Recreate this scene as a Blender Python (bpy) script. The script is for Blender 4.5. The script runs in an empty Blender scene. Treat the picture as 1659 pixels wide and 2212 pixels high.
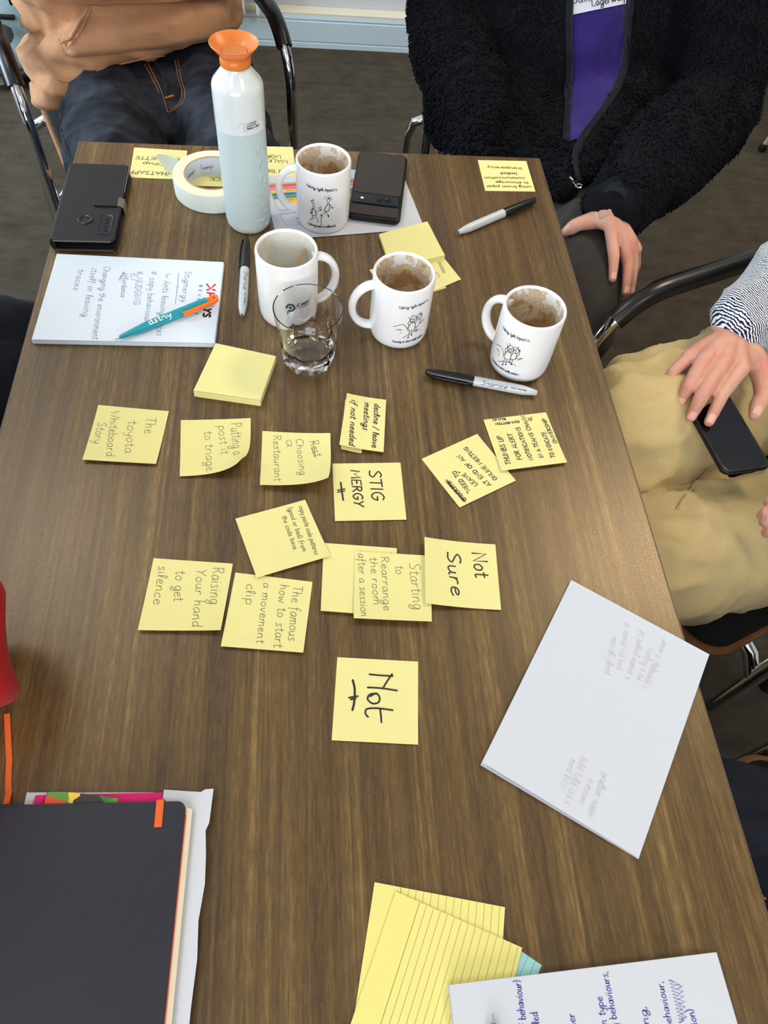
import bpy, bmesh, math, random
import numpy as np
from mathutils import Vector, Matrix, noise
from mathutils.bvhtree import BVHTree
random.seed(7)
sc = bpy.context.scene
COL = sc.collection
PI = math.pi
TZ = 0.74                                   # height of the table top

# ---------------------------------------------------------------- camera
CAM = Vector((-0.01769, -0.46887, 1.39187))
FW = Vector((0.101016, 0.534612, -0.839039)); RT = Vector((0.99481, -0.064625, 0.078593)); UP = Vector((0.012206, 0.842623, 0.538366))
FPX, CX, CY = 1592.85, 829.5, 1106.0
cam_data = bpy.data.cameras.new('camera'); cam = bpy.data.objects.new('camera', cam_data); COL.objects.link(cam)
cam_data.sensor_fit = 'VERTICAL'; cam_data.sensor_height = 36.0; cam_data.lens = 36.0 * FPX / 2212.0
cam_data.clip_start = 0.02
cam.matrix_world = Matrix(((RT.x, UP.x, -FW.x, CAM.x), (RT.y, UP.y, -FW.y, CAM.y), (RT.z, UP.z, -FW.z, CAM.z), (0, 0, 0, 1)))
sc.camera = cam

# ---------------------------------------------------------------- world, lights, exposure
world = bpy.data.worlds.new('world'); sc.world = world; world.use_nodes = True
world.node_tree.nodes['Background'].inputs[0].default_value = (0.80, 0.89, 1.0, 1)
world.node_tree.nodes['Background'].inputs[1].default_value = 1.1
sc.view_settings.view_transform = 'Standard'; sc.view_settings.look = 'None'
sc.view_settings.gamma = 1.0; sc.view_settings.use_curve_mapping = False
sc.view_settings.exposure = EXPOSURE = -0.52
def area(name, loc, target, sx, sy, power, color):
    l = bpy.data.lights.new(name, 'AREA'); l.shape = 'RECTANGLE'; l.size = sx; l.size_y = sy; l.energy = power; l.color = color
    o = bpy.data.objects.new(name, l); COL.objects.link(o); o.location = loc
    o.rotation_euler = (Vector(target) - Vector(loc)).to_track_quat('-Z', 'Y').to_euler()
    return o
# cool daylight through the windows in the left wall and in the wall behind the photographer
area('window_daylight', (-3.56, 1.25, 1.74), (0.0, 0.9, 1.2), 2.2, 1.4, 275, (0.70, 0.87, 1.0))
area('window_daylight', (-0.7, -3.36, 1.72), (-0.4, 0.0, 1.2), 2.6, 1.4, 150, (0.95, 0.97, 1.0))
# the ceiling luminaires
CEIL_LAMPS = [(1.42, 0.95), (-1.08, 1.0), (1.15, -1.3), (-1.2, -1.3)]
CEIL_POWER = [41, 12, 12, 12]
CEIL_COL = [(1.0, 0.80, 0.53), (1.0, 0.92, 0.80), (1.0, 0.86, 0.66), (1.0, 0.9, 0.75)]
for (lx, ly), pw, lc in zip(CEIL_LAMPS, CEIL_POWER, CEIL_COL):
    area('ceiling_luminaire', (lx, ly, 2.70), (lx, ly, 0), 0.62, 0.62, pw, lc)

# ---------------------------------------------------------------- helpers
def ray(u, v):
    d = FW + RT * ((u - CX) / FPX) - UP * ((v - CY) / FPX)
    return d.normalized()
def at(u, v, dz=0.0):                         # the point at height TZ+dz seen at photo pixel u, v
    d = ray(u, v); t = (TZ + dz - CAM.z) / d.z
    return CAM + d * t
def on_y(u, v, y):
    d = ray(u, v); return CAM + d * ((y - CAM.y) / d.y)
def on_x(u, v, x):
    d = ray(u, v); return CAM + d * ((x - CAM.x) / d.x)

class MB:                                     # mesh builder
    def __init__(s): s.v = []; s.f = []; s.mi = []; s.cur = 0; s.wn = False
    def add(s, v, f):
        o = len(s.v); s.v += [tuple(p) for p in v]; s.f += [tuple(i + o for i in q) for q in f]; s.mi += [s.cur] * len(f); return s
    def box(s, c, d, rz=0, bev=0):
        cx, cy, cz = c; a, b, h = d[0] / 2, d[1] / 2, d[2] / 2
        ca, sa = math.cos(rz), math.sin(rz)
        bm = bmesh.new(); bmesh.ops.create_cube(bm, size=1)
        bmesh.ops.scale(bm, vec=d, verts=bm.verts)
        if bev: s.wn = True; bmesh.ops.bevel(bm, geom=bm.edges[:], offset=bev, segments=2, affect='EDGES', profile=.5)
        bm.verts.index_update()
        vs = [(cx + ca * v.co.x - sa * v.co.y, cy + sa * v.co.x + ca * v.co.y, cz + v.co.z) for v in bm.verts]
        fs = [[v.index for v in f.verts] for f in bm.faces]; bm.free()
        return s.add(vs, fs)
    def lathe(s, prof, c=(0, 0, 0), n=48, axis=None, a0=0.0):
        """prof: (r, z) list; r==0 closes"""
        M = Matrix.Identity(3) if axis is None else Vector(axis).to_track_quat('Z', 'Y').to_matrix()
        vs, rows = [], []
        for r, z in prof:
            if r < 1e-9:
                rows.append([len(vs)]); vs.append(Vector(c) + M @ Vector((0, 0, z)))
            else:
                rows.append(list(range(len(vs), len(vs) + n)))
                for i in range(n):
                    a = a0 + 2 * PI * i / n; vs.append(Vector(c) + M @ Vector((r * math.cos(a), r * math.sin(a), z)))
        fs = []
        for A, B in zip(rows, rows[1:]):
            for i in range(n):
                j = (i + 1) % n
                if len(A) == 1 and len(B) == 1: continue
                if len(A) == 1: fs.append((A[0], B[j], B[i]))
                elif len(B) == 1: fs.append((A[i], A[j], B[0]))
                else: fs.append((A[i], A[j], B[j], B[i]))
        return s.add(vs, [f[::-1] if False else f for f in fs])
    def tube(s, pts, r, n=10, side=None, cap=True):
        """r: number, list of numbers, or list of (a,b)"""
        pts = [Vector(p) for p in pts]; m = len(pts)
        rr = r if isinstance(r, (list, tuple)) else [r] * m
        vs, fs = [], []; prev = None
        for i, p in enumerate(pts):
            t = (pts[min(i + 1, m - 1)] - pts[max(i - 1, 0)]).normalized()
            ref = Vector(side) if side is not None else (prev if prev is not None else (Vector((0, 0, 1)) if abs(t.z) < .9 else Vector((1, 0, 0))))
            a = (ref - t * ref.dot(t)).normalized(); prev = a; b = t.cross(a)
            ra, rb = rr[i] if isinstance(rr[i], (tuple, list)) else (rr[i], rr[i])
            for k in range(n):
                w = 2 * PI * k / n; vs.append(p + a * (ra * math.cos(w)) + b * (rb * math.sin(w)))
        for i in range(m - 1):
            for k in range(n):
                j = (k + 1) % n
                fs.append((i * n + k, i * n + j, (i + 1) * n + j, (i + 1) * n + k))
        if cap: fs.append(tuple(range(n))[::-1]); fs.append(tuple(range((m - 1) * n, m * n)))
        return s.add(vs, fs)
    def limb(s, pts, rad, side=None, n=18, sub=3):
        """closed tapered rounded limb through pts (Catmull-Rom), radii numbers or (a,b)"""
        P = [Vector(p) for p in pts]; R = [r if isinstance(r, (tuple, list)) else (r, r) for r in rad]
        q, rr = [], []
        m = len(P)
        for i in range(m - 1):
            p0, p1, p2, p3 = P[max(i - 1, 0)], P[i], P[i + 1], P[min(i + 2, m - 1)]
            for k in range(sub):
                t = k / sub
                q.append(.5 * ((2 * p1) + (p2 - p0) * t + (2 * p0 - 5 * p1 + 4 * p2 - p3) * t * t + (3 * p1 - p0 - 3 * p2 + p3) * t ** 3))
                e = t * t * (3 - 2 * t)
                rr.append((R[i][0] * (1 - e) + R[i + 1][0] * e, R[i][1] * (1 - e) + R[i + 1][1] * e))
        q.append(P[-1]); rr.append(R[-1])
        t0 = (q[0] - q[1]).normalized(); t1 = (q[-1] - q[-2]).normalized()
        head, tail = [], []
        for w in (80, 55, 28):
            w = math.radians(w); c_, s_ = math.cos(w), math.sin(w)
            head.append((q[0] + t0 * (min(rr[0]) * s_), (rr[0][0] * c_, rr[0][1] * c_)))
            tail.append((q[-1] + t1 * (min(rr[-1]) * s_), (rr[-1][0] * c_, rr[-1][1] * c_)))
        allp = head + list(zip(q, rr)) + tail[::-1]
        return s.tube([a for a, _ in allp], [b for _, b in allp], n=n, side=side)
    def ball(s, c, r, n=16):
        rx, ry, rz = r if isinstance(r, (tuple, list)) else (r, r, r)
        prof = [(0, -1)] + [(math.cos(a), math.sin(a)) for a in np.linspace(-PI / 2, PI / 2, 9)[1:-1]] + [(0, 1)]
        m = MB().lathe(prof, n=n)
        return s.add([(c[0] + x * rx, c[1] + y * ry, c[2] + z * rz) for x, y, z in m.v], m.f)
    def mesh(s, name):
        me = bpy.data.meshes.new(name); me.from_pydata(s.v, [], s.f); 
        if any(s.mi): me.polygons.foreach_set('material_index', s.mi)
        me.update(); return me

def tag(o, label=None, cat=None, group=None, kind=None):
    if label: o['label'] = label
    if cat: o['category'] = cat
    if group: o['group'] = group
    if kind: o['kind'] = kind
    return o
def link(name, me, mats, parent=None, smooth=True, auto=None):
    o = bpy.data.objects.new(name, me); COL.objects.link(o)
    for m in (mats if isinstance(mats, (list, tuple)) else [mats]): me.materials.append(m)
    if smooth:
        me.polygons.foreach_set('use_smooth', [True] * len(me.polygons))
        if auto is not None:
            try: me.set_sharp_from_angle(angle=math.radians(auto))
            except Exception: pass
    if parent is not None:
        o.parent = parent
        o.matrix_parent_inverse = Matrix.Identity(4) if parent.parent else parent.matrix_basis.inverted()
    else:                                     # origin to the base of a top-level mesh
        co = np.empty(len(me.vertices) * 3); me.vertices.foreach_get('co', co); co = co.reshape(-1, 3)
        if len(co):
            b = np.array([(co[:, 0].min() + co[:, 0].max()) / 2, (co[:, 1].min() + co[:, 1].max()) / 2, co[:, 2].min()])
            me.vertices.foreach_set('co', (co - b).ravel()); me.update(); o.location = b
    return o
def obj(name, mb, mats, parent=None, smooth=True, auto=35):
    o = link(name, mb.mesh(name), mats, parent, smooth, auto)
    if mb.wn and smooth:                      # flat faces stay flat next to their rounded edges
        w = o.modifiers.new('flat_faces', 'WEIGHTED_NORMAL'); w.keep_sharp = True; w.weight = 100
    return o
def thing(name, label, cat, loc, group=None):
    o = bpy.data.objects.new(name, None); COL.objects.link(o); o.location = loc; o.empty_display_size = .05
    return tag(o, label, cat, group)
def bvh_of(o):
    me = o.data; M = o.matrix_basis if o.parent is None else Matrix.Identity(4)
    return BVHTree.FromPolygons([M @ v.co for v in me.vertices], [list(p.vertices) for p in me.polygons])
def union(mb, voxel, smooth=6, factor=.5):
    """one continuous surface out of overlapping closed pieces"""
    me = mb.mesh('tmp'); o = bpy.data.objects.new('tmp', me); COL.objects.link(o)
    m = o.modifiers.new('r', 'REMESH'); m.mode = 'VOXEL'; m.voxel_size = voxel
    if smooth:
        s = o.modifiers.new('s', 'SMOOTH'); s.iterations = smooth; s.factor = factor
    dg = bpy.context.evaluated_depsgraph_get()
    out = bpy.data.meshes.new_from_object(o.evaluated_get(dg))
    bpy.data.objects.remove(o); bpy.data.meshes.remove(me)
    return out
def displace(me, fn):
    nv = len(me.vertices); co = np.empty(nv * 3); me.vertices.foreach_get('co', co); co = co.reshape(-1, 3)
    nr = np.empty(nv * 3); me.vertices.foreach_get('normal', nr); nr = nr.reshape(-1, 3)
    d = np.array([fn(Vector(c)) for c in co]); me.vertices.foreach_set('co', (co + nr * d[:, None]).ravel()); me.update()
def ridge(p, sx, sy, sz, seed=0.0):           # crease-like noise, 0..1
    return (1 - abs(noise.noise(Vector((p.x * sx + seed, p.y * sy - seed, p.z * sz + 2 * seed))))) ** 3
def mesh_mb(me):
    b = MB(); b.v = [tuple(v.co) for v in me.vertices]; b.f = [tuple(p.vertices) for p in me.polygons]; b.mi = [0] * len(b.f); return b

# ---------------------------------------------------------------- materials
class NT:
    def __init__(s, name):
        s.m = bpy.data.materials.new(name); s.m.use_nodes = True; s.t = s.m.node_tree; s.n = s.t.nodes
        s.b = s.n['Principled BSDF']; s.tc = s.n.new('ShaderNodeTexCoord')
    def put(s, node, i, val):
        sock = node.inputs[i]
        if hasattr(val, 'is_output') or isinstance(val, bpy.types.NodeSocket): s.t.links.new(val, sock)
        else: sock.default_value = val
    def vec(s, scale=(1, 1, 1), rot=(0, 0, 0), coord='Object'):
        m = s.n.new('ShaderNodeMapping'); s.put(m, 0, s.tc.outputs[coord]); m.inputs['Scale'].default_value = scale; m.inputs['Rotation'].default_value = rot
        return m.outputs[0]
    def noise(s, vec, scale=5, detail=3, rough=.5, dist=0):
        t = s.n.new('ShaderNodeTexNoise'); s.put(t, 'Vector', vec); t.inputs['Scale'].default_value = scale
        t.inputs['Detail'].default_value = detail; t.inputs['Roughness'].default_value = rough; t.inputs['Distortion'].default_value = dist
        return t.outputs[0]
    def wave(s, vec, scale, dist=0, detail=2, dscale=1, axis='X'):
        t = s.n.new('ShaderNodeTexWave'); t.bands_direction = axis; s.put(t, 'Vector', vec); t.inputs['Scale'].default_value = scale
        t.inputs['Distortion'].default_value = dist; t.inputs['Detail'].default_value = detail; t.inputs['Detail Scale'].default_value = dscale
        return t.outputs['Fac']
    def ramp(s, fac, stops, interp='LINEAR'):
        r = s.n.new('ShaderNodeValToRGB'); s.put(r, 0, fac); e = r.color_ramp; e.interpolation = interp
        while len(e.elements) < len(stops): e.elements.new(.5)
        for k, (p, c) in zip(e.elements, stops):
            k.position = p; k.color = (*(c if isinstance(c, (tuple, list)) else (c, c, c)), 1)
        return r.outputs[0]
    def mix(s, fac, a, b, mode='MIX'):
        m = s.n.new('ShaderNodeMix'); m.data_type = 'RGBA'; m.blend_type = mode
        s.put(m, 0, fac)
        for i, v in ((6, a), (7, b)): s.put(m, i, (*v, 1) if isinstance(v, (tuple, list)) else v)
        return m.outputs[2]
    def math(s, op, a, b=0.0):
        m = s.n.new('ShaderNodeMath'); m.operation = op; s.put(m, 0, a); s.put(m, 1, b); return m.outputs[0]
    def bump(s, h, strength=.3, dist=.001):
        b = s.n.new('ShaderNodeBump'); b.inputs['Strength'].default_value = strength; b.inputs['Distance'].default_value = dist
        s.put(b, 'Height', h); s.t.links.new(b.outputs[0], s.b.inputs['Normal'])
    def set(s, **k):
        for key, v in k.items():
            s.put(s.b, {'col': 'Base Color', 'rough': 'Roughness', 'metal': 'Metallic', 'spec': 'Specular IOR Level', 'trans': 'Transmission Weight', 'ior': 'IOR',
                        'sheen': 'Sheen Weight', 'coat': 'Coat Weight', 'coatr': 'Coat Roughness', 'sss': 'Subsurface Weight', 'sssr': 'Subsurface Radius', 'ssss': 'Subsurface Scale', 'alpha': 'Alpha', 'sheenr': 'Sheen Roughness'}[key],
                  (*v, 1) if isinstance(v, tuple) and len(v) == 3 and key == 'col' else v)
        return s.m
def lin(r, g, b):                             # sRGB 0-255 to linear
    return tuple((c / 255 / 12.92) if c / 255 <= .04045 else ((c / 255 + .055) / 1.055) ** 2.4 for c in (r, g, b))
def plain(name, col, rough=.5, **k): return NT(name).set(col=col, rough=rough, **k)

def m_wood():
    t = NT('walnut_laminate')
    fine = t.noise(t.vec((300, 5, 5)), 1, 4, .6)
    mid = t.noise(t.vec((150, 1.8, 1)), 1, 3, .6); fibre = t.noise(t.vec((430, 60, 1)), 1, 3, .6)
    streak = t.math('ADD', t.math('ADD', t.math('MULTIPLY', t.noise(t.vec((44, .7, 1)), 1, 4, .6, .25), .40), t.math('MULTIPLY', mid, .33)), t.math('MULTIPLY', fibre, .27))
    broad = t.noise(t.vec((9, .5, 1)), 1, 2, .5)
    speck = t.noise(t.vec((900, 520, 900)), 1, 2, .5)
    a = t.ramp(streak, [(.37, lin(54, 40, 23)), (.445, lin(80, 61, 35)), (.51, lin(97, 76, 43)), (.57, lin(116, 93, 54)), (.65, lin(150, 124, 78))])
    b = t.mix(t.ramp(broad, [(.35, 0), (.7, 1)]), a, t.mix(.5, a, lin(86, 63, 40)))
    c = t.mix(t.math('MULTIPLY', t.ramp(fine, [(.3, 1), (.55, 0)]), .6), b, lin(52, 38, 27))
    d = t.mix(t.math('MULTIPLY', t.ramp(speck, [(.64, 0), (.76, 1)]), .35), c, lin(165, 140, 104))
    t.set(col=d, rough=t.ramp(speck, [(.3, .27), (.7, .40)]), spec=.5, coat=.33, coatr=.36)
    t.b.inputs['Specular Tint'].default_value = (1, .86, .64, 1); t.b.inputs['Coat Tint'].default_value = (1, .95, .86, 1)
    t.bump(t.math('ADD', t.noise(t.vec((500, 160, 500)), 1, 2, .5), t.math('MULTIPLY', fine, .6)), .10, .0005)
    return t.m
def m_fabric(name, col, col2=None, scale=900, strength=.4, rough=.9, sheen=.05, big=None):
    t = NT(name); n = t.noise(t.vec(), scale, 2, .5); g = t.noise(t.vec(), big or 30, 3, .55)
    c2 = col2 or tuple(x * .7 for x in col)
    t.set(col=t.mix(t.ramp(t.math('ADD', t.math('MULTIPLY', n, .6), t.math('MULTIPLY', g, .4)), [(.36, 0), (.64, 1)]), c2, col), rough=rough, sheen=sheen, spec=.2)
    t.bump(n, strength, .0008); return t.m
def m_paper(name, col, tint=.96, rough=.85):
    t = NT(name); n = t.noise(t.vec(), 700, 3, .6)
    t.set(col=t.mix(t.ramp(n, [(.35, 0), (.65, 1)]), tuple(c * tint for c in col), col), rough=rough, spec=.15); t.bump(n, .12, .0002); return t.m

M = {}
M['wood'] = m_wood()
M['edge'] = plain('table_edge_band', lin(98, 70, 54), .5)
M['yellow'] = m_paper('yellow_note_paper', lin(226, 219, 150))
M['yellow_light'] = m_paper('yellow_pad_paper', lin(230, 223, 154))
M['cardyellow'] = m_paper('yellow_index_card', lin(228, 219, 134))
M['cardblue'] = m_paper('blue_index_card', lin(160, 214, 220))
M['white'] = m_paper('white_paper', lin(200, 204, 213), .985)
M['white_lit'] = m_paper('daylit_white_paper', lin(220, 230, 241), .985)  # white paper for the notepad, cool daylight from the left put into its colour
M['cream'] = m_paper('cream_page_paper', lin(218, 202, 176))
M['ink'] = plain('black_marker_ink', lin(32, 30, 34), .6)
M['inkgrey'] = plain('grey_pen_ink', lin(88, 84, 72), .6)
M['inkfaint'] = plain('faint_ghost_ink', lin(184, 184, 198), .8)
M['inkblue'] = plain('violet_blue_pen_ink', lin(86, 82, 168), .6)
M['inknote'] = plain('slate_violet_pen_ink', lin(108, 104, 150), .6)
M['line'] = plain('ruled_line_ink', lin(128, 122, 84), .7)
M['black'] = plain('black_gloss_plastic', lin(14, 14, 15), .25)
M['blackmatte'] = plain('black_matte_plastic', lin(20, 20, 21), .5, spec=.3)
M['grey'] = plain('pale_grey_plastic', lin(190, 194, 198), .28)
M['chrome'] = plain('chrome', (.78, .78, .78), .08, metal=1.0)
M['steel'] = plain('brushed_steel', (.6, .6, .6), .3, metal=1.0)
M['ceramic'] = plain('white_glazed_ceramic', lin(232, 233, 236), .12, coat=.3)
M['teal'] = plain('teal_plastic', lin(30, 150, 166), .22)
M['orangep'] = plain('orange_plastic', lin(238, 120, 32), .3)
M['printblack'] = plain('black_print', lin(20, 20, 22), .5)
M['printteal'] = plain('teal_print', lin(24, 92, 104), .5)
M['printyellow'] = plain('ochre_print', lin(214, 178, 84), .5)
M['printwhite'] = plain('white_print', lin(238, 242, 242), .5)
M['printred'] = plain('red_print', lin(204, 44, 52), .5)
def m_leather(name, col, rough=.5, scale=260, s=.5):
    t = NT(name); v = t.n.new('ShaderNodeTexVoronoi'); t.put(v, 'Vector', t.vec()); v.inputs['Scale'].default_value = scale * 4
    n = t.noise(t.vec(), scale, 3, .6); t.set(col=t.mix(n, tuple(c * .8 for c in col), tuple(min(1, c * 1.15) for c in col)), rough=rough, spec=.4)
    t.bump(t.math('ADD', v.outputs[0], n), s, .0004); return t.m
M['leather'] = m_leather('worn_black_leatherette', lin(22, 21, 21), .6)
M['leatherworn'] = m_leather('scuffed_grey_leatherette', lin(110, 104, 98), .8)
M['browncase'] = m_leather('dark_brown_leather_back', lin(50, 42, 36), .5, 120)
M['navy'] = m_leather('navy_soft_cover', lin(33, 35, 46), .52, 180, .25)
M['glassblack'] = plain('dark_glass', lin(8, 8, 9), .12, spec=.4)
M['glass'] = NT('clear_glass').set(col=(1, 1, 1), rough=.0, trans=1.0, ior=1.46)
M['frost'] = NT('frosted_plastic').set(col=lin(206, 209, 209), rough=.45, trans=.05, ior=1.35, sss=.4, ssss=.03)
M['bottlewhite'] = plain('white_gloss_lacquer', lin(212, 219, 220), .14, coat=.5)
M['cap'] = NT('orange_translucent_plastic').set(col=lin(250, 142, 58), rough=.35, trans=.3, sss=.35, ssss=.012)
M['tape'] = m_paper('masking_tape_edge', lin(226, 220, 196))
M['tapeside'] = m_paper('masking_tape_face', lin(214, 222, 214))
M['core'] = m_paper('pale_card_core', lin(206, 212, 224))
M['stick'] = plain('birch_wood', lin(176, 140, 100), .7)
def m_stain():
    t = NT('coffee_stained_glaze')
    big = t.noise(t.vec(), 34, 4, .6, .6); sm = t.noise(t.vec(), 190, 3, .6, .8); 
    geo = t.n.new('ShaderNodeSeparateXYZ'); t.put(geo, 0, t.tc.outputs['Object'])
    hz = t.n.new('ShaderNodeMapRange'); t.put(hz, 0, geo.outputs['Z']); hz.inputs[1].default_value = .0; hz.inputs[2].default_value = .085; hz.inputs[3].default_value = .22; hz.inputs[4].default_value = -.06
    f = t.math('ADD', t.math('ADD', t.math('MULTIPLY', big, .8), t.math('MULTIPLY', sm, .22)), hz.outputs[0])
    col = t.ramp(f, [(.43, lin(226, 227, 224)), (.475, lin(196, 172, 138)), (.52, lin(212, 198, 172)), (.59, lin(182, 150, 110)), (.76, lin(148, 108, 66))])
    t.set(col=col, rough=.22); return t.m
M['stain'] = m_stain()
def m_lightstain():
    t = NT('faintly_stained_glaze'); n = t.noise(t.vec(), 22, 3, .5)
    t.set(col=t.ramp(n, [(.4, lin(226, 226, 220)), (.7, lin(196, 184, 160))]), rough=.18); return t.m
M['lightstain'] = m_lightstain()
def m_skin():
    t = NT('skin'); n = t.noise(t.vec(), 26, 3, .5); f = t.noise(t.vec(), 700, 2, .5)
    t.set(col=t.mix(t.ramp(n, [(.35, 0), (.68, 1)]), lin(204, 158, 137), lin(196, 132, 113)), rough=.5, sss=.12, ssss=.006, spec=.35); t.bump(f, .15, .0004); return t.m
M['skin'] = m_skin()
M['nail'] = plain('fingernail', lin(226, 172, 158), .25)
# ---------------------------------------------------------------- single-stroke handwriting
# glyph: advance ; strokes of points "x,y" (baseline 0, x-height 4, capitals 7); '!' = straight corners
G = {
'a': '4.2;3.4,3.6 2,4 .5,2.6 .6,.6 1.9,.1 3.3,1.8 3.5,3.8 3.4,1 4.2,.2', 'b': '4;.6,7 .5,.3|.5,2.6 2,4 3.5,2.6 3.2,.6 1.6,0 .5,.8',
'c': '3.7;3.4,3.3 2,4 .5,2.4 .9,.3 2.2,0 3.5,.8', 'd': '4.2;3.4,3 2,4 .5,2.4 .8,.4 2.1,.1 3.4,1.6|3.5,7 3.4,.8 4.1,.1',
'e': '3.8;.6,2 2.6,2.3 3.2,3.3 2,4 .7,2.8 .8,.6 2.2,0 3.7,.8', 'f': '3;3,6.6 2.2,7 1.3,5.8 1.1,0 .9,-2|.1,3.7 2.6,3.9',
'g': '4.2;3.4,3.5 2,4 .5,2.6 .8,.5 2.1,.3 3.4,2 3.6,3.6 3.5,-1.6 2.2,-3 .8,-2.2 2,-.8 4.1,.4', 'h': '4.1;.6,7 .5,0|.5,2 1.6,3.8 2.9,3.8 3.2,2.4 3.2,0',
'i': '1.7;.7,3.8 .6,.5 1.2,0|.8,5.4 .9,5.7', 'j': '2;1.2,3.8 1.1,-2 .2,-3|1.2,5.4 1.3,5.7', 'k': '3.8;.6,7 .5,0|3.2,3.9 .7,1.9 3.5,0',
'l': '2;.6,1 1.7,5.4 1.3,7 .6,6 .6,1 1.3,0', 'm': '6;.5,3.8 .5,0|.5,2.4 1.6,3.9 2.6,3.6 2.7,0|2.7,2.4 3.8,3.9 5,3.6 5.1,.6 5.7,0', 'n': '4.2;.5,3.8 .5,0|.5,2.2 1.8,3.9 3.1,3.6 3.2,.6 4,.1',
'o': '4;2,4 .5,2.6 .7,.6 2,0 3.4,1.2 3.3,3.2 2,4', 'p': '4;.6,3.8 .4,-3|.6,2.8 2,4 3.5,2.8 3.2,.8 1.8,.1 .6,.9', 'q': '4;3.4,3.4 2,4 .5,2.4 .9,.3 2.2,.2 3.4,2|3.5,3.8 3.4,-3',
'r': '3.2;.6,3.8 .5,0|.5,2 1.4,3.6 2.9,3.8', 's': '3.4;2.9,3.6 1.8,4 .8,3.1 2.6,1.4 2.2,.2 .3,.2', 't': '2.9;1.5,6.2 1.3,.8 2,0 2.8,.5|.1,4.2 2.7,4.4',
'u': '4.2;.5,3.8 .6,.8 1.8,0 3.1,1.4 3.3,3.8 3.3,.6 4.1,.1', 'v': '3.8;.4,3.8 1.8,0 3.4,4', 'w': '5.4;.4,3.8 1.3,0 2.6,3 3.7,0 5,4', 'x': '3.7;.5,3.8 3.3,0|3.3,4 .4,0',
'y': '3.9;.5,3.8 .8,1.4 2.2,.8 3.3,2.4|3.5,3.9 2.8,-1.4 1.2,-3', 'z': '3.6;!.5,3.8 3.1,3.8 .4,0 3.3,0',
'A': '5;!.2,0 2.6,7 4.6,0|!1,2.4 3.9,2.6', 'B': '4.6;.6,7 .5,0|.6,6.9 3.2,6.6 3.2,4.4 .8,3.8 3.8,3 3.8,.6 .5,0', 'C': '4.8;4.4,6 2.8,7 .8,5 .7,1.8 2.4,0 4.5,1', 'D': '5;.7,7 .6,0|.5,6.9 3.4,6 4.4,3.4 3,.6 .6,0',
'E': '4.2;!3.8,7 .6,6.8 .6,0 3.9,.2|!.6,3.6 3.2,3.8', 'F': '4;!3.8,7 .6,6.8 .6,0|!.6,3.6 3.1,3.8', 'G': '5.2;4.4,6.2 2.8,7 .7,5 .8,1.6 2.6,0 4.4,1.6 4.3,3.2|!2.7,3.2 4.9,3.2', 'H': '5;!.6,7 .6,0|!4.2,7 4.2,0|!.6,3.5 4.2,3.7',
'I': '1.6;!.8,7 .7,0', 'J': '3.6;!2.8,7 2.8,1.4|2.8,1.6 2,0 .4,.8', 'K': '4.6;!.6,7 .6,0|!4,7 .8,3.2 4.3,0', 'L': '4;!.6,7 .6,.2 3.8,0', 'M': '6.4;!.4,0 .9,7 3.1,2.4 5.3,7 5.9,0', 'N': '5.2;!.6,0 .6,7 4.4,0 4.4,7',
'O': '5.2;2.6,7 .7,5 .7,1.8 2.6,0 4.5,1.8 4.5,5.2 2.6,7', 'P': '4.6;.7,7 .6,0|.4,6.8 3.2,6.8 3.9,5.2 2.6,3.6 .7,3.3', 'Q': '5.4;2.6,7 .7,5 .7,1.8 2.6,0 4.5,1.8 4.5,5.2 2.6,7|!3.2,1.8 5,-.4', 'R': '4.8;.7,7 .6,0|.4,6.8 3.2,6.8 3.8,5.2 2.4,3.8 .8,3.5|!1.8,3.6 4.4,0',
'S': '4.6;4.1,6.3 2.6,7 .8,5.6 2.2,3.8 4,2.2 2.9,.3 .4,.5', 'T': '4.6;!.1,6.8 4.5,7|!2.4,6.9 2.2,0', 'U': '5;.6,7 .7,1.4 2.4,0 4.1,1.4 4.3,7', 'V': '4.8;!.3,7 2.3,0 4.5,7', 'W': '6.6;!.3,7 1.7,0 3.2,5 4.6,0 6.3,7', 'X': '4.6;!.4,7 4.2,0|!4.2,7 .3,0',
'Y': '4.6;!.3,7 2.2,3.4|!4.5,7 2.2,3.4 1.4,0', 'Z': '4.6;!.4,7 4.2,7 .4,0 4.4,0', '(': '2;1.6,7.4 .5,3.6 1.5,-.6', ')': '2;.4,7.4 1.5,3.6 .4,-.6', '/': '3;!.2,-.6 2.8,7', '"': '2;!.5,7.2 .4,5.6|!1.3,7.2 1.2,5.6', '.': '1.4;!.5,.1 .7,.3',
',': '1.4;!.8,.5 .3,-1', '#': '5;!.4,4.6 4.4,4.8|!.4,2.2 4.4,2.4|!3.2,7 1.6,0', '>': '7;!.6,6 .6,2.2 5.6,2.4|!4.2,3.8 5.8,2.4 4.2,1', '-': '3;!.4,3 2.6,3.1', ' ': '2.6;', '~': '4;.3,1.6 1.2,2.6 2.4,1.2 3.6,2.2', 'R_': ''}
def _parse(g):
    adv, st = g.split(';'); out = []
    for s in filter(None, st.split('|')):
        hard = s[0] == '!'; s = s.lstrip('!')
        out.append((hard, [tuple(float(c) for c in q.split(',')) for q in s.split(' ')]))
    return float(adv), out
GL = {k: _parse(v) for k, v in G.items() if v}
def smooth_line(p, sub=4):
    if len(p) < 3: return list(p)
    out = []
    for i in range(len(p) - 1):
        p0, p1, p2, p3 = [np.array(p[max(0, min(len(p) - 1, j))]) for j in (i - 1, i, i + 1, i + 2)]
        for k in range(sub):
            t = k / sub
            out.append(tuple(.5 * (2 * p1 + (p2 - p0) * t + (2 * p0 - 5 * p1 + 4 * p2 - p3) * t * t + (3 * p1 - p0 - 3 * p2 + p3) * t ** 3)))
    return out + [tuple(p[-1])]
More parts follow.
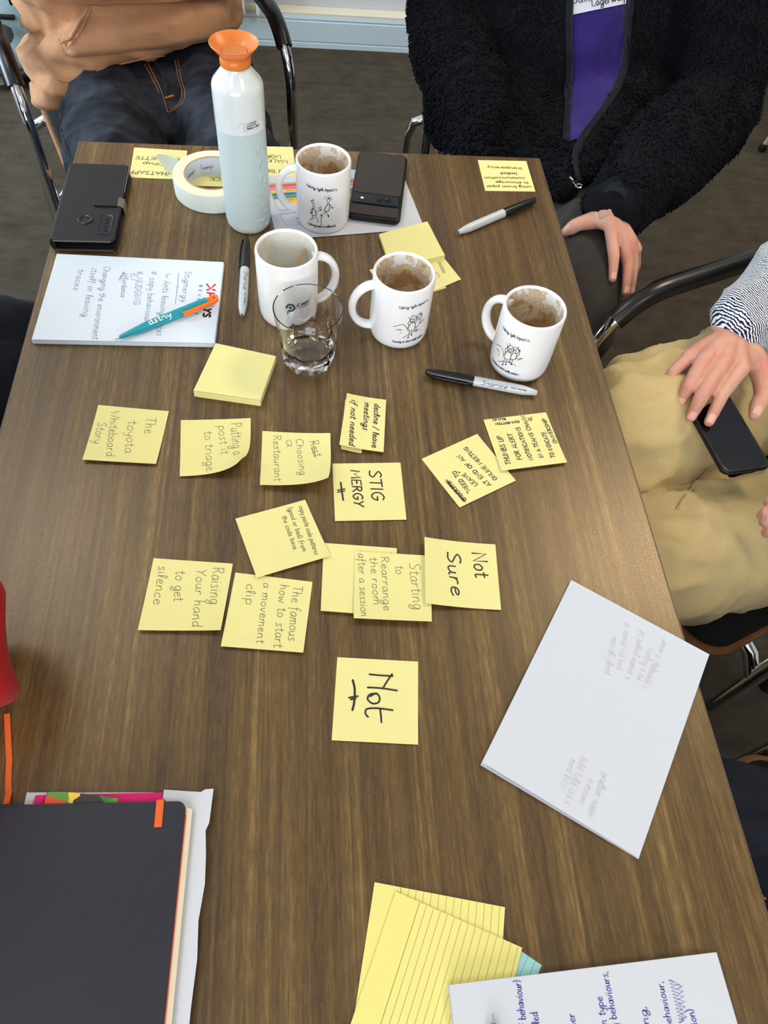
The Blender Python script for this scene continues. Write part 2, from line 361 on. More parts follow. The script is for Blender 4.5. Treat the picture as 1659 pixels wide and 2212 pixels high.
def text_lines(s, slant=.06, jit=.18, gap=.5):
    x, out = 0.0, []; rnd = random.Random(s)
    for ch in s:
        adv, st = GL.get(ch, GL['.'])
        dy, kx = rnd.uniform(-jit, jit), rnd.uniform(.94, 1.06)
        for hard, pts in st:
            q = [(x + (a + slant * b) * kx + rnd.uniform(-1, 1) * jit * .35, b + dy + rnd.uniform(-1, 1) * jit * .35) for a, b in pts]
            out.append(q if hard else smooth_line(q))
        x += adv * kx + gap
    return out, max(x - gap, .1)
def ribbon(mb, line, w, fn):
    """flat pen stroke of width w along a 2D line; fn maps x, y to a 3D point on the surface"""
    p = [np.array(q, float) for q in line]; p = [p[0]] + [b for a, b in zip(p, p[1:]) if np.hypot(*(b - a)) > 1e-9]
    if len(p) < 2: return
    h = w / 2; L, Rr = [], []
    for i, q in enumerate(p):
        t = p[min(i + 1, len(p) - 1)] - p[max(i - 1, 0)]; l = np.hypot(*t); t = t / l if l else np.array([1., 0]); n = np.array([-t[1], t[0]])
        L.append(q + n * h); Rr.append(q - n * h)
    t0 = (p[1] - p[0]) / np.hypot(*(p[1] - p[0])); t1 = (p[-1] - p[-2]) / np.hypot(*(p[-1] - p[-2]))
    vs = [fn(*a) for a in L] + [fn(*a) for a in Rr]; m = len(p)
    e0 = fn(*(p[0] - t0 * h)); e1 = fn(*(p[-1] + t1 * h)); vs += [e0, e1]
    fs = [(i, m + i, m + i + 1, i + 1) for i in range(m - 1)] + [(2 * m, m, 0), (2 * m + 1, m - 1, 2 * m - 1)]
    mb.add(vs, fs)
def put_text(mb, s, p0, p1, cap, w, fn, slant=.06, jit=.18, mirror=False):
    st, wd = text_lines(s, slant, jit); a = np.array(p0[:2], float); d = np.array(p1[:2], float) - a
    ex = d / wd; u = np.array([-d[1], d[0]]) / np.hypot(*d) * cap / 7
    if mirror: u = -u
    for ln in st: ribbon(mb, [a + ex * x + u * y for x, y in ln], w, fn)
def down_on(bvh, ztop, eps=.00014, zdef=TZ):
    def fn(x, y):
        h = bvh.ray_cast(Vector((x, y, ztop)), Vector((0, 0, -1)))
        return Vector((x, y, (h[0].z if h[0] is not None else zdef) + eps))
    return fn
def crop(ox, oy, s):                          # a zoomed crop's pixel to a table point
    return lambda X, Y, dz=0.0: at(ox + X / s, oy + Y / s, dz)
def sheet(name, corners, base, mat, lifts=(0, 0, 0, 0), edge=(0, 0, 0, 0), curl=(0, 0, 0, 0), thick=.00012, n=14, parent=None, power=2.2):
    """paper: corners TL TR BR BL; lifts per corner; edge lifts top right bottom left"""
    c = [Vector((q[0], q[1], 0)) for q in corners]; mid = sum(c, Vector()) / 4; top = []
    for j in range(n + 1):
        for i in range(n + 1):
            u, v = i / n, j / n
            p = (c[0] * (1 - u) + c[1] * u) * (1 - v) + (c[3] * (1 - u) + c[2] * u) * v
            ws = [((1 - u) * (1 - v)) ** power, (u * (1 - v)) ** power, (u * v) ** power, ((1 - u) * v) ** power]
            es = [(1 - v) ** power, u ** power, v ** power, (1 - u) ** power]
            z = base + sum(a * b for a, b in zip(lifts, ws)) + sum(a * b for a, b in zip(edge, es))
            for k in range(4):
                if curl[k]: p = p + (mid - p).normalized() * (curl[k] * ws[k] ** 2)
            top.append(Vector((p.x, p.y, z)))
    m = n + 1; mb = MB()
    N = len(top); vs = top + [q - Vector((0, 0, thick)) for q in top]; fs = []
    for j in range(n):
        for i in range(n):
            a = j * m + i; fs += [(a, a + m, a + m + 1, a + 1), (N + a, N + a + 1, N + a + m + 1, N + a + m)]
    rim = [i for i in range(m)] + [j * m + n for j in range(1, m)] + [n * m + i for i in range(n - 1, -1, -1)] + [j * m for j in range(n - 1, 0, -1)]
    for a, b in zip(rim, rim[1:] + rim[:1]): fs.append((a, b, N + b, N + a))
    mb.add(vs, fs)
    return obj(name, mb, mat, parent, auto=40)
def poly_plate(mb, pts, z0, z1):
    n = len(pts); mb.add([(p[0], p[1], z0) for p in pts] + [(p[0], p[1], z1) for p in pts],
                         [tuple(range(n))[::-1], tuple(range(n, 2 * n))] + [(i, (i + 1) % n, n + (i + 1) % n, n + i) for i in range(n)]); return mb
def ccw(pts):
    a = sum(p[0] * q[1] - q[0] * p[1] for p, q in zip(pts, pts[1:] + pts[:1])); return pts if a > 0 else pts[::-1]
def rounded_rect(w, h, r, n=6):
    out = []
    for cx, cy, a0 in ((w / 2 - r, h / 2 - r, 0), (-w / 2 + r, h / 2 - r, 90), (-w / 2 + r, -h / 2 + r, 180), (w / 2 - r, -h / 2 + r, 270)):
        for k in range(n + 1):
            a = math.radians(a0 + 90 * k / n); out.append((cx + r * math.cos(a), cy + r * math.sin(a)))
    return out
def slab(mb, outline, layers, xf):
    """stack of scaled outlines: layers (inset, z); xf maps local to world"""
    rows = []
    for ins, z in layers:
        row = []
        for x, y in outline:
            l = math.hypot(x, y); k = ins
            row.append(xf(x - (math.copysign(min(abs(x), k), x)), y - (math.copysign(min(abs(y), k), y)), z))
        rows.append(row)
    n = len(outline); vs = [p for r in rows for p in r]; fs = [tuple(range(n))[::-1], tuple(range((len(rows) - 1) * n, len(rows) * n))]
    for k in range(len(rows) - 1):
        for i in range(n): fs.append((k * n + i, k * n + (i + 1) % n, (k + 1) * n + (i + 1) % n, (k + 1) * n + i))
    mb.add(vs, fs); mb.wn = True; return mb
def frame(origin, ang):
    o = Vector(origin); c, s = math.cos(ang), math.sin(ang)
    return lambda x, y, z=0.0: Vector((o.x + c * x - s * y, o.y + s * x + c * y, o.z + z))
# ================================================================= the room
X0, X1, Y0, Y1, ZC = -3.4, 3.6, -3.2, 2.525, 2.75
def m_carpet():
    t = NT('dark_grey_carpet'); n = t.noise(t.vec(), 420, 3, .6); g = t.noise(t.vec((1, 1, 1)), 16, 4, .6); b = t.noise(t.vec((6, 40, 1)), 1, 3, .6)
    t.set(col=t.mix(t.ramp(t.math('ADD', t.math('MULTIPLY', n, .5), t.math('ADD', t.math('MULTIPLY', g, .3), t.math('MULTIPLY', b, .2))), [(.38, 0), (.62, 1)]), lin(56, 50, 42), lin(87, 79, 67)), rough=.95, spec=.1)
    t.bump(n, .8, .002); return t.m
M['carpet'] = m_carpet()
def m_plaster():
    t = NT('rough_grey_plaster'); n = t.noise(t.vec(), 120, 4, .6); t.set(col=lin(206, 210, 216), rough=.9, spec=.1); t.bump(n, .6, .004); return t.m
M['plaster'] = m_plaster(); M['skirt'] = plain('pale_blue_grey_trunking', lin(206, 222, 230), .4); M['ledge'] = plain('cream_painted_ledge', lin(238, 228, 204), .5)
M['whitepaint'] = plain('white_radiator_enamel', lin(236, 238, 236), .3); M['ceil'] = plain('white_ceiling_tile', lin(225, 225, 222), .9)
def struct(name, mb, m): return tag(obj(name, mb, m, None, smooth=False), kind='structure')
struct('floor', MB().box(((X0 + X1) / 2, (Y0 + Y1) / 2, -.05), (X1 - X0, Y1 - Y0, .1)), M['carpet'])
struct('wall_back', MB().box(((X0 + X1) / 2, Y1 + .06, ZC / 2), (X1 - X0, .12, ZC)), M['plaster'])
def wall_with_opening(name, along_x, c, a0, a1, o0, o1, z0, z1):   # a wall with one window opening
    w = MB()
    for p, q, za, zb in ((a0, o0, 0, ZC), (o1, a1, 0, ZC), (o0, o1, 0, z0), (o0, o1, z1, ZC)):
        w.box(((p + q) / 2, c, (za + zb) / 2) if along_x else (c, (p + q) / 2, (za + zb) / 2), (q - p, .12, zb - za) if along_x else (.12, q - p, zb - za))
    struct(name, w, M['plaster'])
    f = MB()
    for k in range(4): t = o0 + .03 + (o1 - o0 - .06) * k / 3; f.box((t, c, (z0 + z1) / 2) if along_x else (c, t, (z0 + z1) / 2), (.06, .07, z1 - z0) if along_x else (.07, .06, z1 - z0))
    for zz in (z0 + .03, z1 - .03): f.box(((o0 + o1) / 2, c, zz) if along_x else (c, (o0 + o1) / 2, zz), (o1 - o0, .07, .06) if along_x else (.07, o1 - o0, .06))
    return f
f1_ = wall_with_opening('wall_left', False, X0 - .06, Y0, Y1, .05, 2.42, .95, 2.5)
struct('wall_right', MB().box((X1 + .06, (Y0 + Y1) / 2, ZC / 2), (.12, Y1 - Y0, ZC)), M['plaster'])
f2_ = wall_with_opening('wall_front', True, Y0 - .06, X0, X1, -2.1, .7, .95, 2.45)
struct('ceiling', MB().box(((X0 + X1) / 2, (Y0 + Y1) / 2, ZC + .05), (X1 - X0, Y1 - Y0, .1)), M['ceil'])
struct('window_1', f1_, M['whitepaint']); struct('window_2', f2_, M['whitepaint'])
# trunking along the foot of the wall: profile with two shadow grooves and a sloping ledge
prof = [(0, 0), (0, .016), (.004, .018), (.004, .021), (0, .023), (0, .088), (.005, .09), (.005, .094), (.001, .096), (.004, .108), (.0, .108)]
b = MB(); pr = [(2.465 + a, z) for a, z in prof[:-1]] + [(Y1 - .001, .108), (Y1 - .001, 0)]
b.add([(X0 + .01, y, z) for y, z in pr] + [(X1 - .01, y, z) for y, z in pr], [tuple(range(len(pr)))] + [tuple(range(len(pr), 2 * len(pr)))[::-1]] + [(i, len(pr) + i, len(pr) + (i + 1) % len(pr), (i + 1) % len(pr)) for i in range(len(pr))])
struct('baseboard_back', b, M['skirt'])
struct('trim_1', MB().box(((X0 + X1) / 2, 2.497, .1115), (X1 - X0 - .02, .054, .006)), M['ledge'])
# radiator under the window, its lower corner shows behind the hooded jumper
rad = thing('radiator', 'white panel radiator fixed low on the far wall behind the brown jumper', 'radiator', (-1.0, 2.46, .112))
b = MB().box((-1.0, 2.45, .39), (1.56, .05, .55), bev=.006)
obj('panel', b, M['whitepaint'], rad)
for k in range(22): obj('fin', MB().box((-1.72 + k * .0685, 2.424, .39), (.02, .01, .50), bev=.003), M['whitepaint'], rad)
obj('valve', MB().tube([(-.22, 2.45, .17), (-.16, 2.45, .17)], .012).lathe([(0, 0), (.018, 0), (.02, .02), (.016, .045), (0, .05)], (-.175, 2.45, .16), 20), M['steel'], rad)
obj('pipe', MB().tube([(-.175, 2.45, .17), (-.175, 2.45, .112)], .008), M['whitepaint'], rad)
obj('bracket', MB().box((-1.0, 2.494, .30), (1.2, .058, .03)), M['whitepaint'], rad)
# ceiling luminaires
M['diffuser'] = NT('lamp_diffuser'); M['diffuser'].b.inputs['Emission Color'].default_value = (1, .95, .86, 1); M['diffuser'].b.inputs['Emission Strength'].default_value = 3.0; M['diffuser'] = M['diffuser'].m
for k, (lx, ly) in enumerate(CEIL_LAMPS):
    L = thing('ceiling_light', 'square flush ceiling light with white frame, ' + ('over the window end of the right wall side', 'over the window end of the left wall side', 'over the near end of the right wall side', 'over the near end of the left wall side')[k], 'lamp', (lx, ly, 2.75), 'ceiling lights')
    f = MB()
    for dx, dy, sx, sy in ((0, .3, .64, .04), (0, -.3, .64, .04), (.3, 0, .04, .56), (-.3, 0, .04, .56)): f.box((lx + dx, ly + dy, 2.735), (sx, sy, .03))
    obj('frame', f, M['whitepaint'], L); obj('diffuser', MB().box((lx, ly, 2.742), (.56, .56, .012)), M['diffuser'], L)

# ================================================================= the table
TY0 = -.86
tab = thing('table', 'long rectangular meeting table with walnut laminate top', 'table', (0, (TY0 + .6) / 2, 0))
o = obj('tabletop', MB().box((0, (TY0 + .6) / 2, TZ - .0125), (.695, .6 - TY0, .025), bev=.0012), M['wood'], tab)
eb = MB()
for sx in (-1, 1): eb.box((sx * .348, (TY0 + .6) / 2, TZ - .0127), (.0014, .6 - TY0 + .002, .0236))
for yy in (.6005, TY0 - .0005): eb.box((0, yy, TZ - .0127), (.696, .0014, .0236))
obj('edge_band', eb, M['edge'], tab)
for sx in (-1, 1):
    for yy in (.5, TY0 + .1): obj('leg', MB().box((sx * .29, yy, .3535), (.04, .04, .707), bev=.003), M['steel'], tab)
fr = MB()
for sx in (-1, 1): fr.box((sx * .29, (TY0 + .6) / 2, .695), (.03, 1.2, .038))
for yy in (.5, TY0 + .1): fr.box((0, yy, .695), (.55, .03, .038))
obj('underframe', fr, M['steel'], tab)

# ================================================================= chairs
M['ply'] = m_fabric('oiled_plywood_edge', lin(150, 104, 66), lin(122, 80, 48), 300, .1, .5, 0)
M['seatfab'] = m_fabric('black_seat_fabric', lin(34, 33, 33), lin(24, 24, 24), 800, .3, .9)
M['armpad'] = plain('black_armrest_sleeve', lin(16, 16, 17), .3)
def chair(x, y, ang, label, arms=True):
    """ang: heading of the sitter, local +y forward"""
    xf = frame((x, y, 0), ang - PI / 2); T = thing('armchair', label, 'chair', (x, y, 0), 'tubular armchairs round the table')
    rr = rounded_rect(.45, .44, .05)
    obj('seat', slab(MB(), rr, [(.004, .432), (0, .436), (0, .446), (.004, .450)], lambda a, c, z: xf(a, c, z)), M['ply'], T)
    obj('seat_pad', slab(MB(), rounded_rect(.434, .424, .045), [(.002, .4495), (0, .4535), (.004, .458), (.02, .460)], lambda a, c, z: xf(a, c, z)), M['seatfab'], T)
    for s in (-1, 1):
        p = [xf(s * .265, .13, .012), xf(s * .265, .125, .3), xf(s * .265, .12, .53)]
        for k in range(1, 8):
            a = k / 7 * PI / 2; p.append(xf(s * .265, .12 - .12 * (1 - math.cos(a)), .53 + .125 * math.sin(a)))
        p += [xf(s * .265, -.17, .655)]
        for k in range(1, 6):
            a = k / 5 * PI / 2; p.append(xf(s * (.265 - .03 * k / 5), -.17 - .08 * math.sin(a), .655 + .08 * (1 - math.cos(a))))
        p.append(xf(s * .225, -.275, .86))
        obj('side_tube', MB().tube(p, .0112, 12), M['chrome'], T)
        q = [xf(s * .265, .12 - .12 * (1 - math.cos(a)), .53 + .125 * math.sin(a)) for a in np.linspace(.75, PI / 2, 6)] + [xf(s * .265, -.17, .655)]
        obj('armrest', MB().tube(q, .0165, 14), M['armpad'], T)
        obj('rear_leg', MB().tube([xf(s * .17, -.15, .418), xf(s * .22, -.15, .418), xf(s * .252, -.15, .405), xf(s * .266, -.152, .37), xf(s * .27, -.17, .012)], .0112, 12), M['chrome'], T)
        obj('seat_arm', MB().tube([xf(s * .262, .123, .385), xf(s * .235, .12, .412), xf(s * .20, .12, .421), xf(s * .15, .12, .423)], .0112, 12), M['chrome'], T)
        for yy in (.13, -.17): obj('foot', MB().lathe([(0, 0), (.016, 0), (.016, .012), (.0125, .03), (0, .03)], xf(s * .267, yy, 0), 16), M['armpad'], T)
    obj('cross_tube', MB().tube([xf(-.17, -.15, .42), xf(.17, -.15, .42)], .01).tube([xf(-.15, .12, .42), xf(.15, .12, .42)], .01), M['chrome'], T)
    bk = MB(); n = 9; vs = []
    for th in (0, .012):
        for j in range(n):
            for i in range(n):
                u, v = i / (n - 1) - .5, j / (n - 1)
                vs.append(xf(u * .43, -.262 - .05 * (1 - 4 * u * u) * .5 - .03 * v - th, .60 + .27 * v))
    N = n * n; fs = []
    for j in range(n - 1):
        for i in range(n - 1):
            a = j * n + i; fs += [(a, a + 1, a + n + 1, a + n), (N + a, N + a + n, N + a + n + 1, N + a + 1)]
    rim = list(range(n)) + [j * n + n - 1 for j in range(1, n)] + [N - 1 - i for i in range(1, n)] + [j * n for j in range(n - 2, 0, -1)]
    for a, c in zip(rim, rim[1:] + rim[:1]): fs.append((a, N + a, N + c, c))
    bk.add(vs, fs); obj('backrest', bk, M['seatfab'], T)
    return T
CH_A = (-.335, 1.15, math.atan2(-.93, .37)); CH_C = (.645, .165, math.atan2(-.39, -.92))
chair(*CH_A, 'chrome armchair with black arm sleeves under the person in the brown hooded jumper')
chair(.50, 1.13, -PI / 2, 'chrome armchair under the person in the black fleece jacket')
chair(*CH_C, 'chrome armchair under the person in beige trousers')
chair(.665, -.52, math.atan2(.31, -.95), 'chrome armchair with brown seat edge beside the dark denim leg at lower right')
chair(-.80, .335, 0.0, 'chrome armchair under the person in black trousers at the left table edge')
chair(-.80, -.26, 0.0, 'chrome armchair under the person in the red sweater at the left table edge')
# a plain wooden-legged chair at the far right, only its foreleg and edge show
wc = thing('side_chair', 'plain chair with slanted tan legs on the carpet at the far right wall', 'chair', (1.83, 2.02, 0))
M['tan'] = plain('tan_painted_leg', lin(150, 126, 98), .5)
for sx, sy in ((-1, -1), (1, -1), (-1, 1), (1, 1)):
    top = Vector((1.85 + sx * .15, 2.08 + sy * .13, .44)); foot = Vector((1.83 + sx * .245, 2.10 + sy * .19, .018))
    obj('leg', MB().tube([foot, top], [.009, .013]), M['tan'], wc)
    obj('foot', MB().lathe([(0, 0), (.013, 0), (.014, .012), (.010, .026), (0, .026)], (foot.x, foot.y, 0), 14), M['armpad'], wc)
xf = frame((1.85, 2.08, 0), 0)
obj('seat', slab(MB(), rounded_rect(.42, .36, .05), [(.004, .436), (0, .44), (0, .452), (.006, .458)], lambda a, c, z: xf(a, c, z)), M['ply'], wc)
obj('backrest', slab(MB(), rounded_rect(.40, .30, .05), [(.004, 0), (0, .004), (0, .012), (.004, .016)], lambda a, c, z: Vector((1.85 + a, 2.30 + z, .78 + c))), M['ply'], wc)
obj('back_post', MB().tube([(1.72, 2.25, .44), (1.72, 2.295, .70)], .011).tube([(1.98, 2.25, .44), (1.98, 2.295, .70)], .011), M['tan'], wc)

# ================================================================= the grey rucksack by the wall
M['bagcloth'] = m_fabric('grey_green_nylon', lin(128, 146, 148), lin(104, 122, 126), 500, .3, .7)
M['webbing'] = m_fabric('khaki_webbing', lin(132, 134, 122), lin(110, 112, 102), 700, .3, .8)
M['strap'] = m_fabric('charcoal_webbing', lin(58, 62, 62), lin(44, 48, 48), 700, .3, .8)
bag = thing('rucksack', 'grey-green rucksack with webbing straps lying on the carpet at the far left', 'bag', (-1.0, 2.2, 0))
b = MB().limb([(-1.12, 2.20, .09), (-.80, 2.23, .09)], [(.13, .088), (.13, .088)], side=(0, 1, 0)).limb([(-1.14, 2.22, .16), (-.84, 2.25, .16)], [(.12, .10), (.12, .10)], side=(0, 1, 0)).limb([(-1.15, 2.3, .28), (-.9, 2.3, .28)], [(.09, .09), (.09, .09)])
me = union(b, .012, 4); displace(me, lambda p: .012 * ridge(p, 9, 9, 9) - .006)
bo = link('body', me, M['bagcloth'], bag)
bv = BVHTree.FromPolygons([v.co for v in me.vertices], [list(p.vertices) for p in me.polygons])
def over_bag(pts, w, name, m):
    mb = MB(); L = []
    for x, y in pts:
        h = bv.ray_cast(Vector((x, y, 1)), Vector((0, 0, -1))); L.append(Vector((x, y, (h[0].z if h[0] else .02) + .004)))
    mb.tube(L, [(w, .003)] * len(L), 8, side=(1, .2, 0)); obj(name, mb, m, bag)
over_bag([(-1.08, 2.36), (-1.07, 2.28), (-1.05, 2.2), (-1.03, 2.12), (-1.02, 2.07)], .03, 'strap', M['webbing'])
over_bag([(-.92, 2.36), (-.92, 2.28), (-.93, 2.2), (-.94, 2.12), (-.95, 2.07)], .018, 'strap', M['strap'])
obj('buckle', MB().box((-.935, 2.14, .205), (.05, .035, .012), bev=.003), M['blackmatte'], bag)
obj('piping', MB().tube([(-1.16, 2.085, .06), (-1.0, 2.073, .06), (-.84, 2.095, .06), (-.69, 2.2, .06)], .006), M['strap'], bag)
# ================================================================= sticky notes
NOTE_LAYER = {}
def note(label, px, base=.0004, lifts=(0, 0, 0, 0), edge=(0, 0, 0, 0), curl=(0, 0, 0, 0), cr=None, lines=(), strokes=(), w=.00055, ink='inkgrey', mat='yellow', cat='sticky note', name='sticky_note', corners=None, group='yellow sticky notes on the table', slant=.06):
    C = corners or [at(u, v) for u, v in px]
    o = sheet(name, C, TZ + base, M[mat], lifts, edge, curl); tag(o, label, cat, group)
    if lines or strokes:
        mb = MB(); fn = down_on(bvh_of(o), TZ + .2, zdef=TZ + base); k = crop(*cr)
        for s, a, c, cap in lines:
            put_text(mb, s, k(*a), k(*c), cap * .001, w, fn, slant)
        for st in strokes:
            ww, pts = (st[0], st[1:]) if isinstance(st[0], float) else (w, st)
            ribbon(mb, smooth_line([tuple(k(*q)[:2]) for q in pts]), ww, fn)
        obj('handwriting', mb, M[ink], o, smooth=False)
    return o
K1, K2, K3, K4, K5 = (170, 840, 4.254), (540, 850, 4.608), (890, 870, 4.74), (280, 1070, 3.77), (680, 1150, 3.95)
note('yellow sticky note with a four-line pen story, leftmost in its row beside the table edge', [(213.5, 877.6), (365.3, 889.8), (338.3, 1006), (179.9, 998)], edge=(.001, 0, .003, .001), cr=K1,
     lines=[('The', (624, 266), (606, 418), 11), ('toyota', (458, 300), (428, 605), 10.5), ('Whiteboard', (302, 212), (256, 640), 9.5), ('Story', (182, 315), (140, 515), 9.5)])
note('yellow sticky note reading Putting a post it to triage, corner curled up', [(390.7, 908), (541.7, 906), (543, 1027), (389, 1031.6)], edge=(0, .002, .002, 0), lifts=(0, 0, .016, 0), curl=(0, 0, .012, 0), cr=K1,
     lines=[('Putting a', (1396, 325), (1424, 645), 12), ('post it', (1285, 345), (1312, 625), 9.5), ('to triage', (1152, 395), (1180, 780), 10)])
note('yellow sticky note reading Choosing a Restaurant below a struck-out word', [(566.9, 931.2), (713.4, 942), (716.5, 1060.5), (562.1, 1054.6)], edge=(0, .002, .006, 0), lifts=(0, .003, .010, 0), curl=(0, 0, .006, 0), cr=K2,
     lines=[('Rest', (592, 492), (640, 655), 10), ('Choosing', (457, 460), (500, 850), 8), ('a', (362, 462), (366, 540), 10), ('Restaurant', (232, 420), (246, 905), 8.5)],
     strokes=[[(628, 490), (640, 580), (652, 660)], [(618, 560), (640, 640)]])
# folded note
fo = [(748.8, 860.3), (833.6, 869.6), (828, 981.4), (732.6, 970)]
dn = note('small folded yellow note reading decline / leave meetings if not needed', fo, base=.004, edge=(.001, 0, 0, .004), cr=K2, ink='ink', w=.0011, slant=.2,
          lines=[('decline / leave', (1238, 128), (1212, 560), 7), ('meetings', (1140, 120), (1122, 390), 7), ('if not needed', (1008, 105), (985, 550), 7)])
fl = [at(*q) for q in [(745, 868), (790, 868), (781, 980.5), (736, 974)]]
pm = sheet('folded_flap', fl, TZ + .0008, M['yellow'], edge=(0, 0, .0005, .003)); W_ = pm.matrix_basis.copy()
for vtx in pm.data.vertices: vtx.co = W_ @ vtx.co
pm.location = (0, 0, 0); pm.parent = dn; pm.matrix_parent_inverse = dn.matrix_basis.inverted()
note('yellow sticky note reading STIG MERGY in thick black capitals', [(718, 1001.9), (865.1, 999.7), (877.9, 1123.9), (723.6, 1127.1)], edge=(0, 0, .001, 0), cr=K2, ink='ink', w=.0016,
     lines=[('STIG', (1180, 765), (1214, 1075), 13), ('MERGY', (1003, 765), (1040, 1135), 10)], strokes=[[.0019, (903, 888), (912, 960), (928, 1068)], [(870, 967), (945, 953)], [(872, 987), (942, 975)]])
note('tilted yellow sticky note reading NEED TO LEAVE AT END OF AN ONLINE MEETING', [(910.5, 991.7), (1030.7, 937.7), (1114, 1039.6), (992.5, 1097.8)], edge=(0, 0, .001, 0), cr=K3, ink='ink', w=.0010, slant=0,
     lines=[('UNDERSTOF', (558, 1000), (375, 790), 4.6), ('"NEED TO', (606, 915), (445, 698), 5), ('LEAVE "', (674, 842), (505, 690), 5), ('AT END OF AN', (812, 848), (488, 532), 5), ('ONLINE MEETING', (874, 786), (557, 450), 5)],
     strokes=[[.0013, (545, 1022), (460, 925), (350, 792)], [.0013, (520, 1012), (440, 905), (362, 822)]])
note('yellow sticky note starting THUMBS UP in small black capitals, right of the table', [(1044, 908), (1178.8, 891.9), (1222.9, 1003.5), (1082.2, 1021.5)], base=.0012, edge=(0, 0, .003, 0), cr=K3, ink='ink', w=.0010, slant=0,
     lines=[('THUMBS UP', (1008, 650), (915, 345), 6), ('FOR ALERT', (1120, 600), (1018, 320), 5.5), ('NOTIFICATIONS', (1235, 605), (1098, 255), 5), ('IN A TEAMS CHANN', (1340, 578), (1150, 135), 5), ('EL', (1228, 190), (1218, 150), 4), ('TO INDICATE', (1460, 580), (1362, 305), 5), ('OWNERSHIP', (1484, 425), (1362, 165), 4.6),
            ('(UNWRITTEN', (1092, 190), (845, 216), 3.0), ('RULE)', (955, 162), (818, 174), 2.8)])
note('yellow sticky note reading copy paste code patterns in thin pen, tilted', [(508.6, 1123), (659.3, 1080.9), (714, 1205), (555, 1251)], base=.0004, edge=(.001, 0, .0035, .001), lifts=(0, 0, .0, -.002), cr=K4, w=.0006,
     lines=[('copy paste code patterns', (1378, 98), (1508, 500), 5), ('(good or bad) from', (1288, 108), (1410, 470), 5), ('the code base.', (1240, 178), (1340, 462), 5)])
note('blank yellow sticky note half under the Starting to note', [(699.2, 1174.6), (857, 1186), (851, 1335), (692.7, 1322.9)], base=.0008, edge=(.001, 0, .0030, 0), cr=K5, w=.0005, strokes=[[(645, 183), (652, 188), (655, 184)]])
note('yellow sticky note reading Starting to Rearrange the room after a session', [(766.3, 1193), (930, 1203), (930.9, 1349), (763.3, 1342.4)], base=.0024, edge=(0, 0, .0042, 0), lifts=(0, 0, .0005, .0012), cr=K5,
     lines=[('Starting', (802, 270), (838, 680), 11), ('to', (684, 295), (690, 370), 9), ('Rearrange', (562, 215), (586, 690), 8), ('the room', (468, 222), (500, 640), 8), ('after a session', (366, 190), (392, 745), 8)])
note('yellow sticky note reading Not Sure in thick black script', [(914.9, 1168.2), (1069.9, 1176.6), (1081.8, 1319.1), (916.7, 1311)], base=.0006, edge=(0, 0, .001, .0072), cr=K5, ink='ink', w=.0016,
     lines=[('Not', (1338, 172), (1370, 390), 15), ('Sure', (1120, 175), (1160, 555), 14)])
note('yellow sticky note reading Not in large black script, alone nearest the viewer', [(728.6, 1419.9), (903, 1429.5), (902.8, 1609.5), (716.2, 1600.1)], edge=(0, 0, .001, 0), cr=K5, ink='ink', w=.0017,
     strokes=[[(465, 1213), (560, 1222), (666, 1228)], [(660, 1210), (615, 1275), (578, 1338)], [(450, 1325), (570, 1332), (703, 1352)], [(530, 1376), (470, 1385), (450, 1425), (490, 1462), (540, 1455), (553, 1415), (525, 1378), (470, 1402)],
              [(455, 1578), (432, 1550), (444, 1510), (530, 1503), (665, 1520)], [(556, 1508), (563, 1560), (568, 1625)], [.0021, (323, 1262), (340, 1340), (336, 1450), (320, 1520)], [(290, 1413), (368, 1400)], [(305, 1428), (350, 1420)]])
note('yellow sticky note reading Raising your hand to get silence', [(332.3, 1207.1), (503.1, 1217.7), (478.1, 1367), (299.4, 1365)], edge=(0, 0, .003, .001), lifts=(0, 0, .003, 0), cr=K4,
     lines=[('Raising', (678, 588), (655, 895), 11), ('Your hand', (548, 605), (512, 1090), 9.5), ('to get', (378, 618), (362, 870), 10), ('silence', (240, 578), (196, 900), 9.5)])
note('yellow sticky note reading The famous how to start a movement clip', [(508.4, 1237.1), (675, 1257.3), (655.1, 1412.7), (477.6, 1398.9)], edge=(0, 0, .003, 0), cr=K4,
     lines=[('The famous', (1330, 740), (1292, 1195), 9.5), ('how to start', (1226, 728), (1175, 1250), 9), ('a movement', (1092, 712), (1035, 1215), 8), ('clip', (952, 722), (945, 895), 9)])
K6 = (270, 310, 4.366)
note('yellow sticky note reading group etiquette upside down beside the black wallet case', [(290, 319), (405, 326), (394, 388), (279, 384)], cr=K6, ink='ink', w=.0010,
     lines=[('ETIQUETTE', (520, 142), (104, 120), 7.5), ('group', (432, 200), (170, 178), 8), ('WHATSAPP', (470, 277), (45, 255), 8)])
note('yellow sticky note under the roll of tape, only the letters CK showing', [(416, 334), (490, 338), (488, 402), (398, 401)], cr=K6, ink='ink', w=.0010, corners=[Vector((-.1825, .5765, 0)), Vector((-.1065, .5765, 0)), Vector((-.1105, .5005, 0)), Vector((-.1886, .5005, 0))],
     lines=[('BACK', (1010, 330), (805, 318), 9)])
note('yellow sticky note behind the white bottle with four lines in black capitals', [(575, 316), (632, 316), (640, 381), (560, 381)], cr=K6, ink='ink', w=.0010, corners=[Vector((-.110, .607, 0)) + Vector((0, -.004, 0)), Vector((-.0355, .605, 0)), Vector((-.0304, .530, 0)), Vector((-.106, .530, 0))],
     lines=[('WOR', (1476, 112), (1340, 108), 8), ('WALK', (1540, 160), (1350, 150), 8), ('OUR THE', (1548, 250), (1330, 244), 8)])
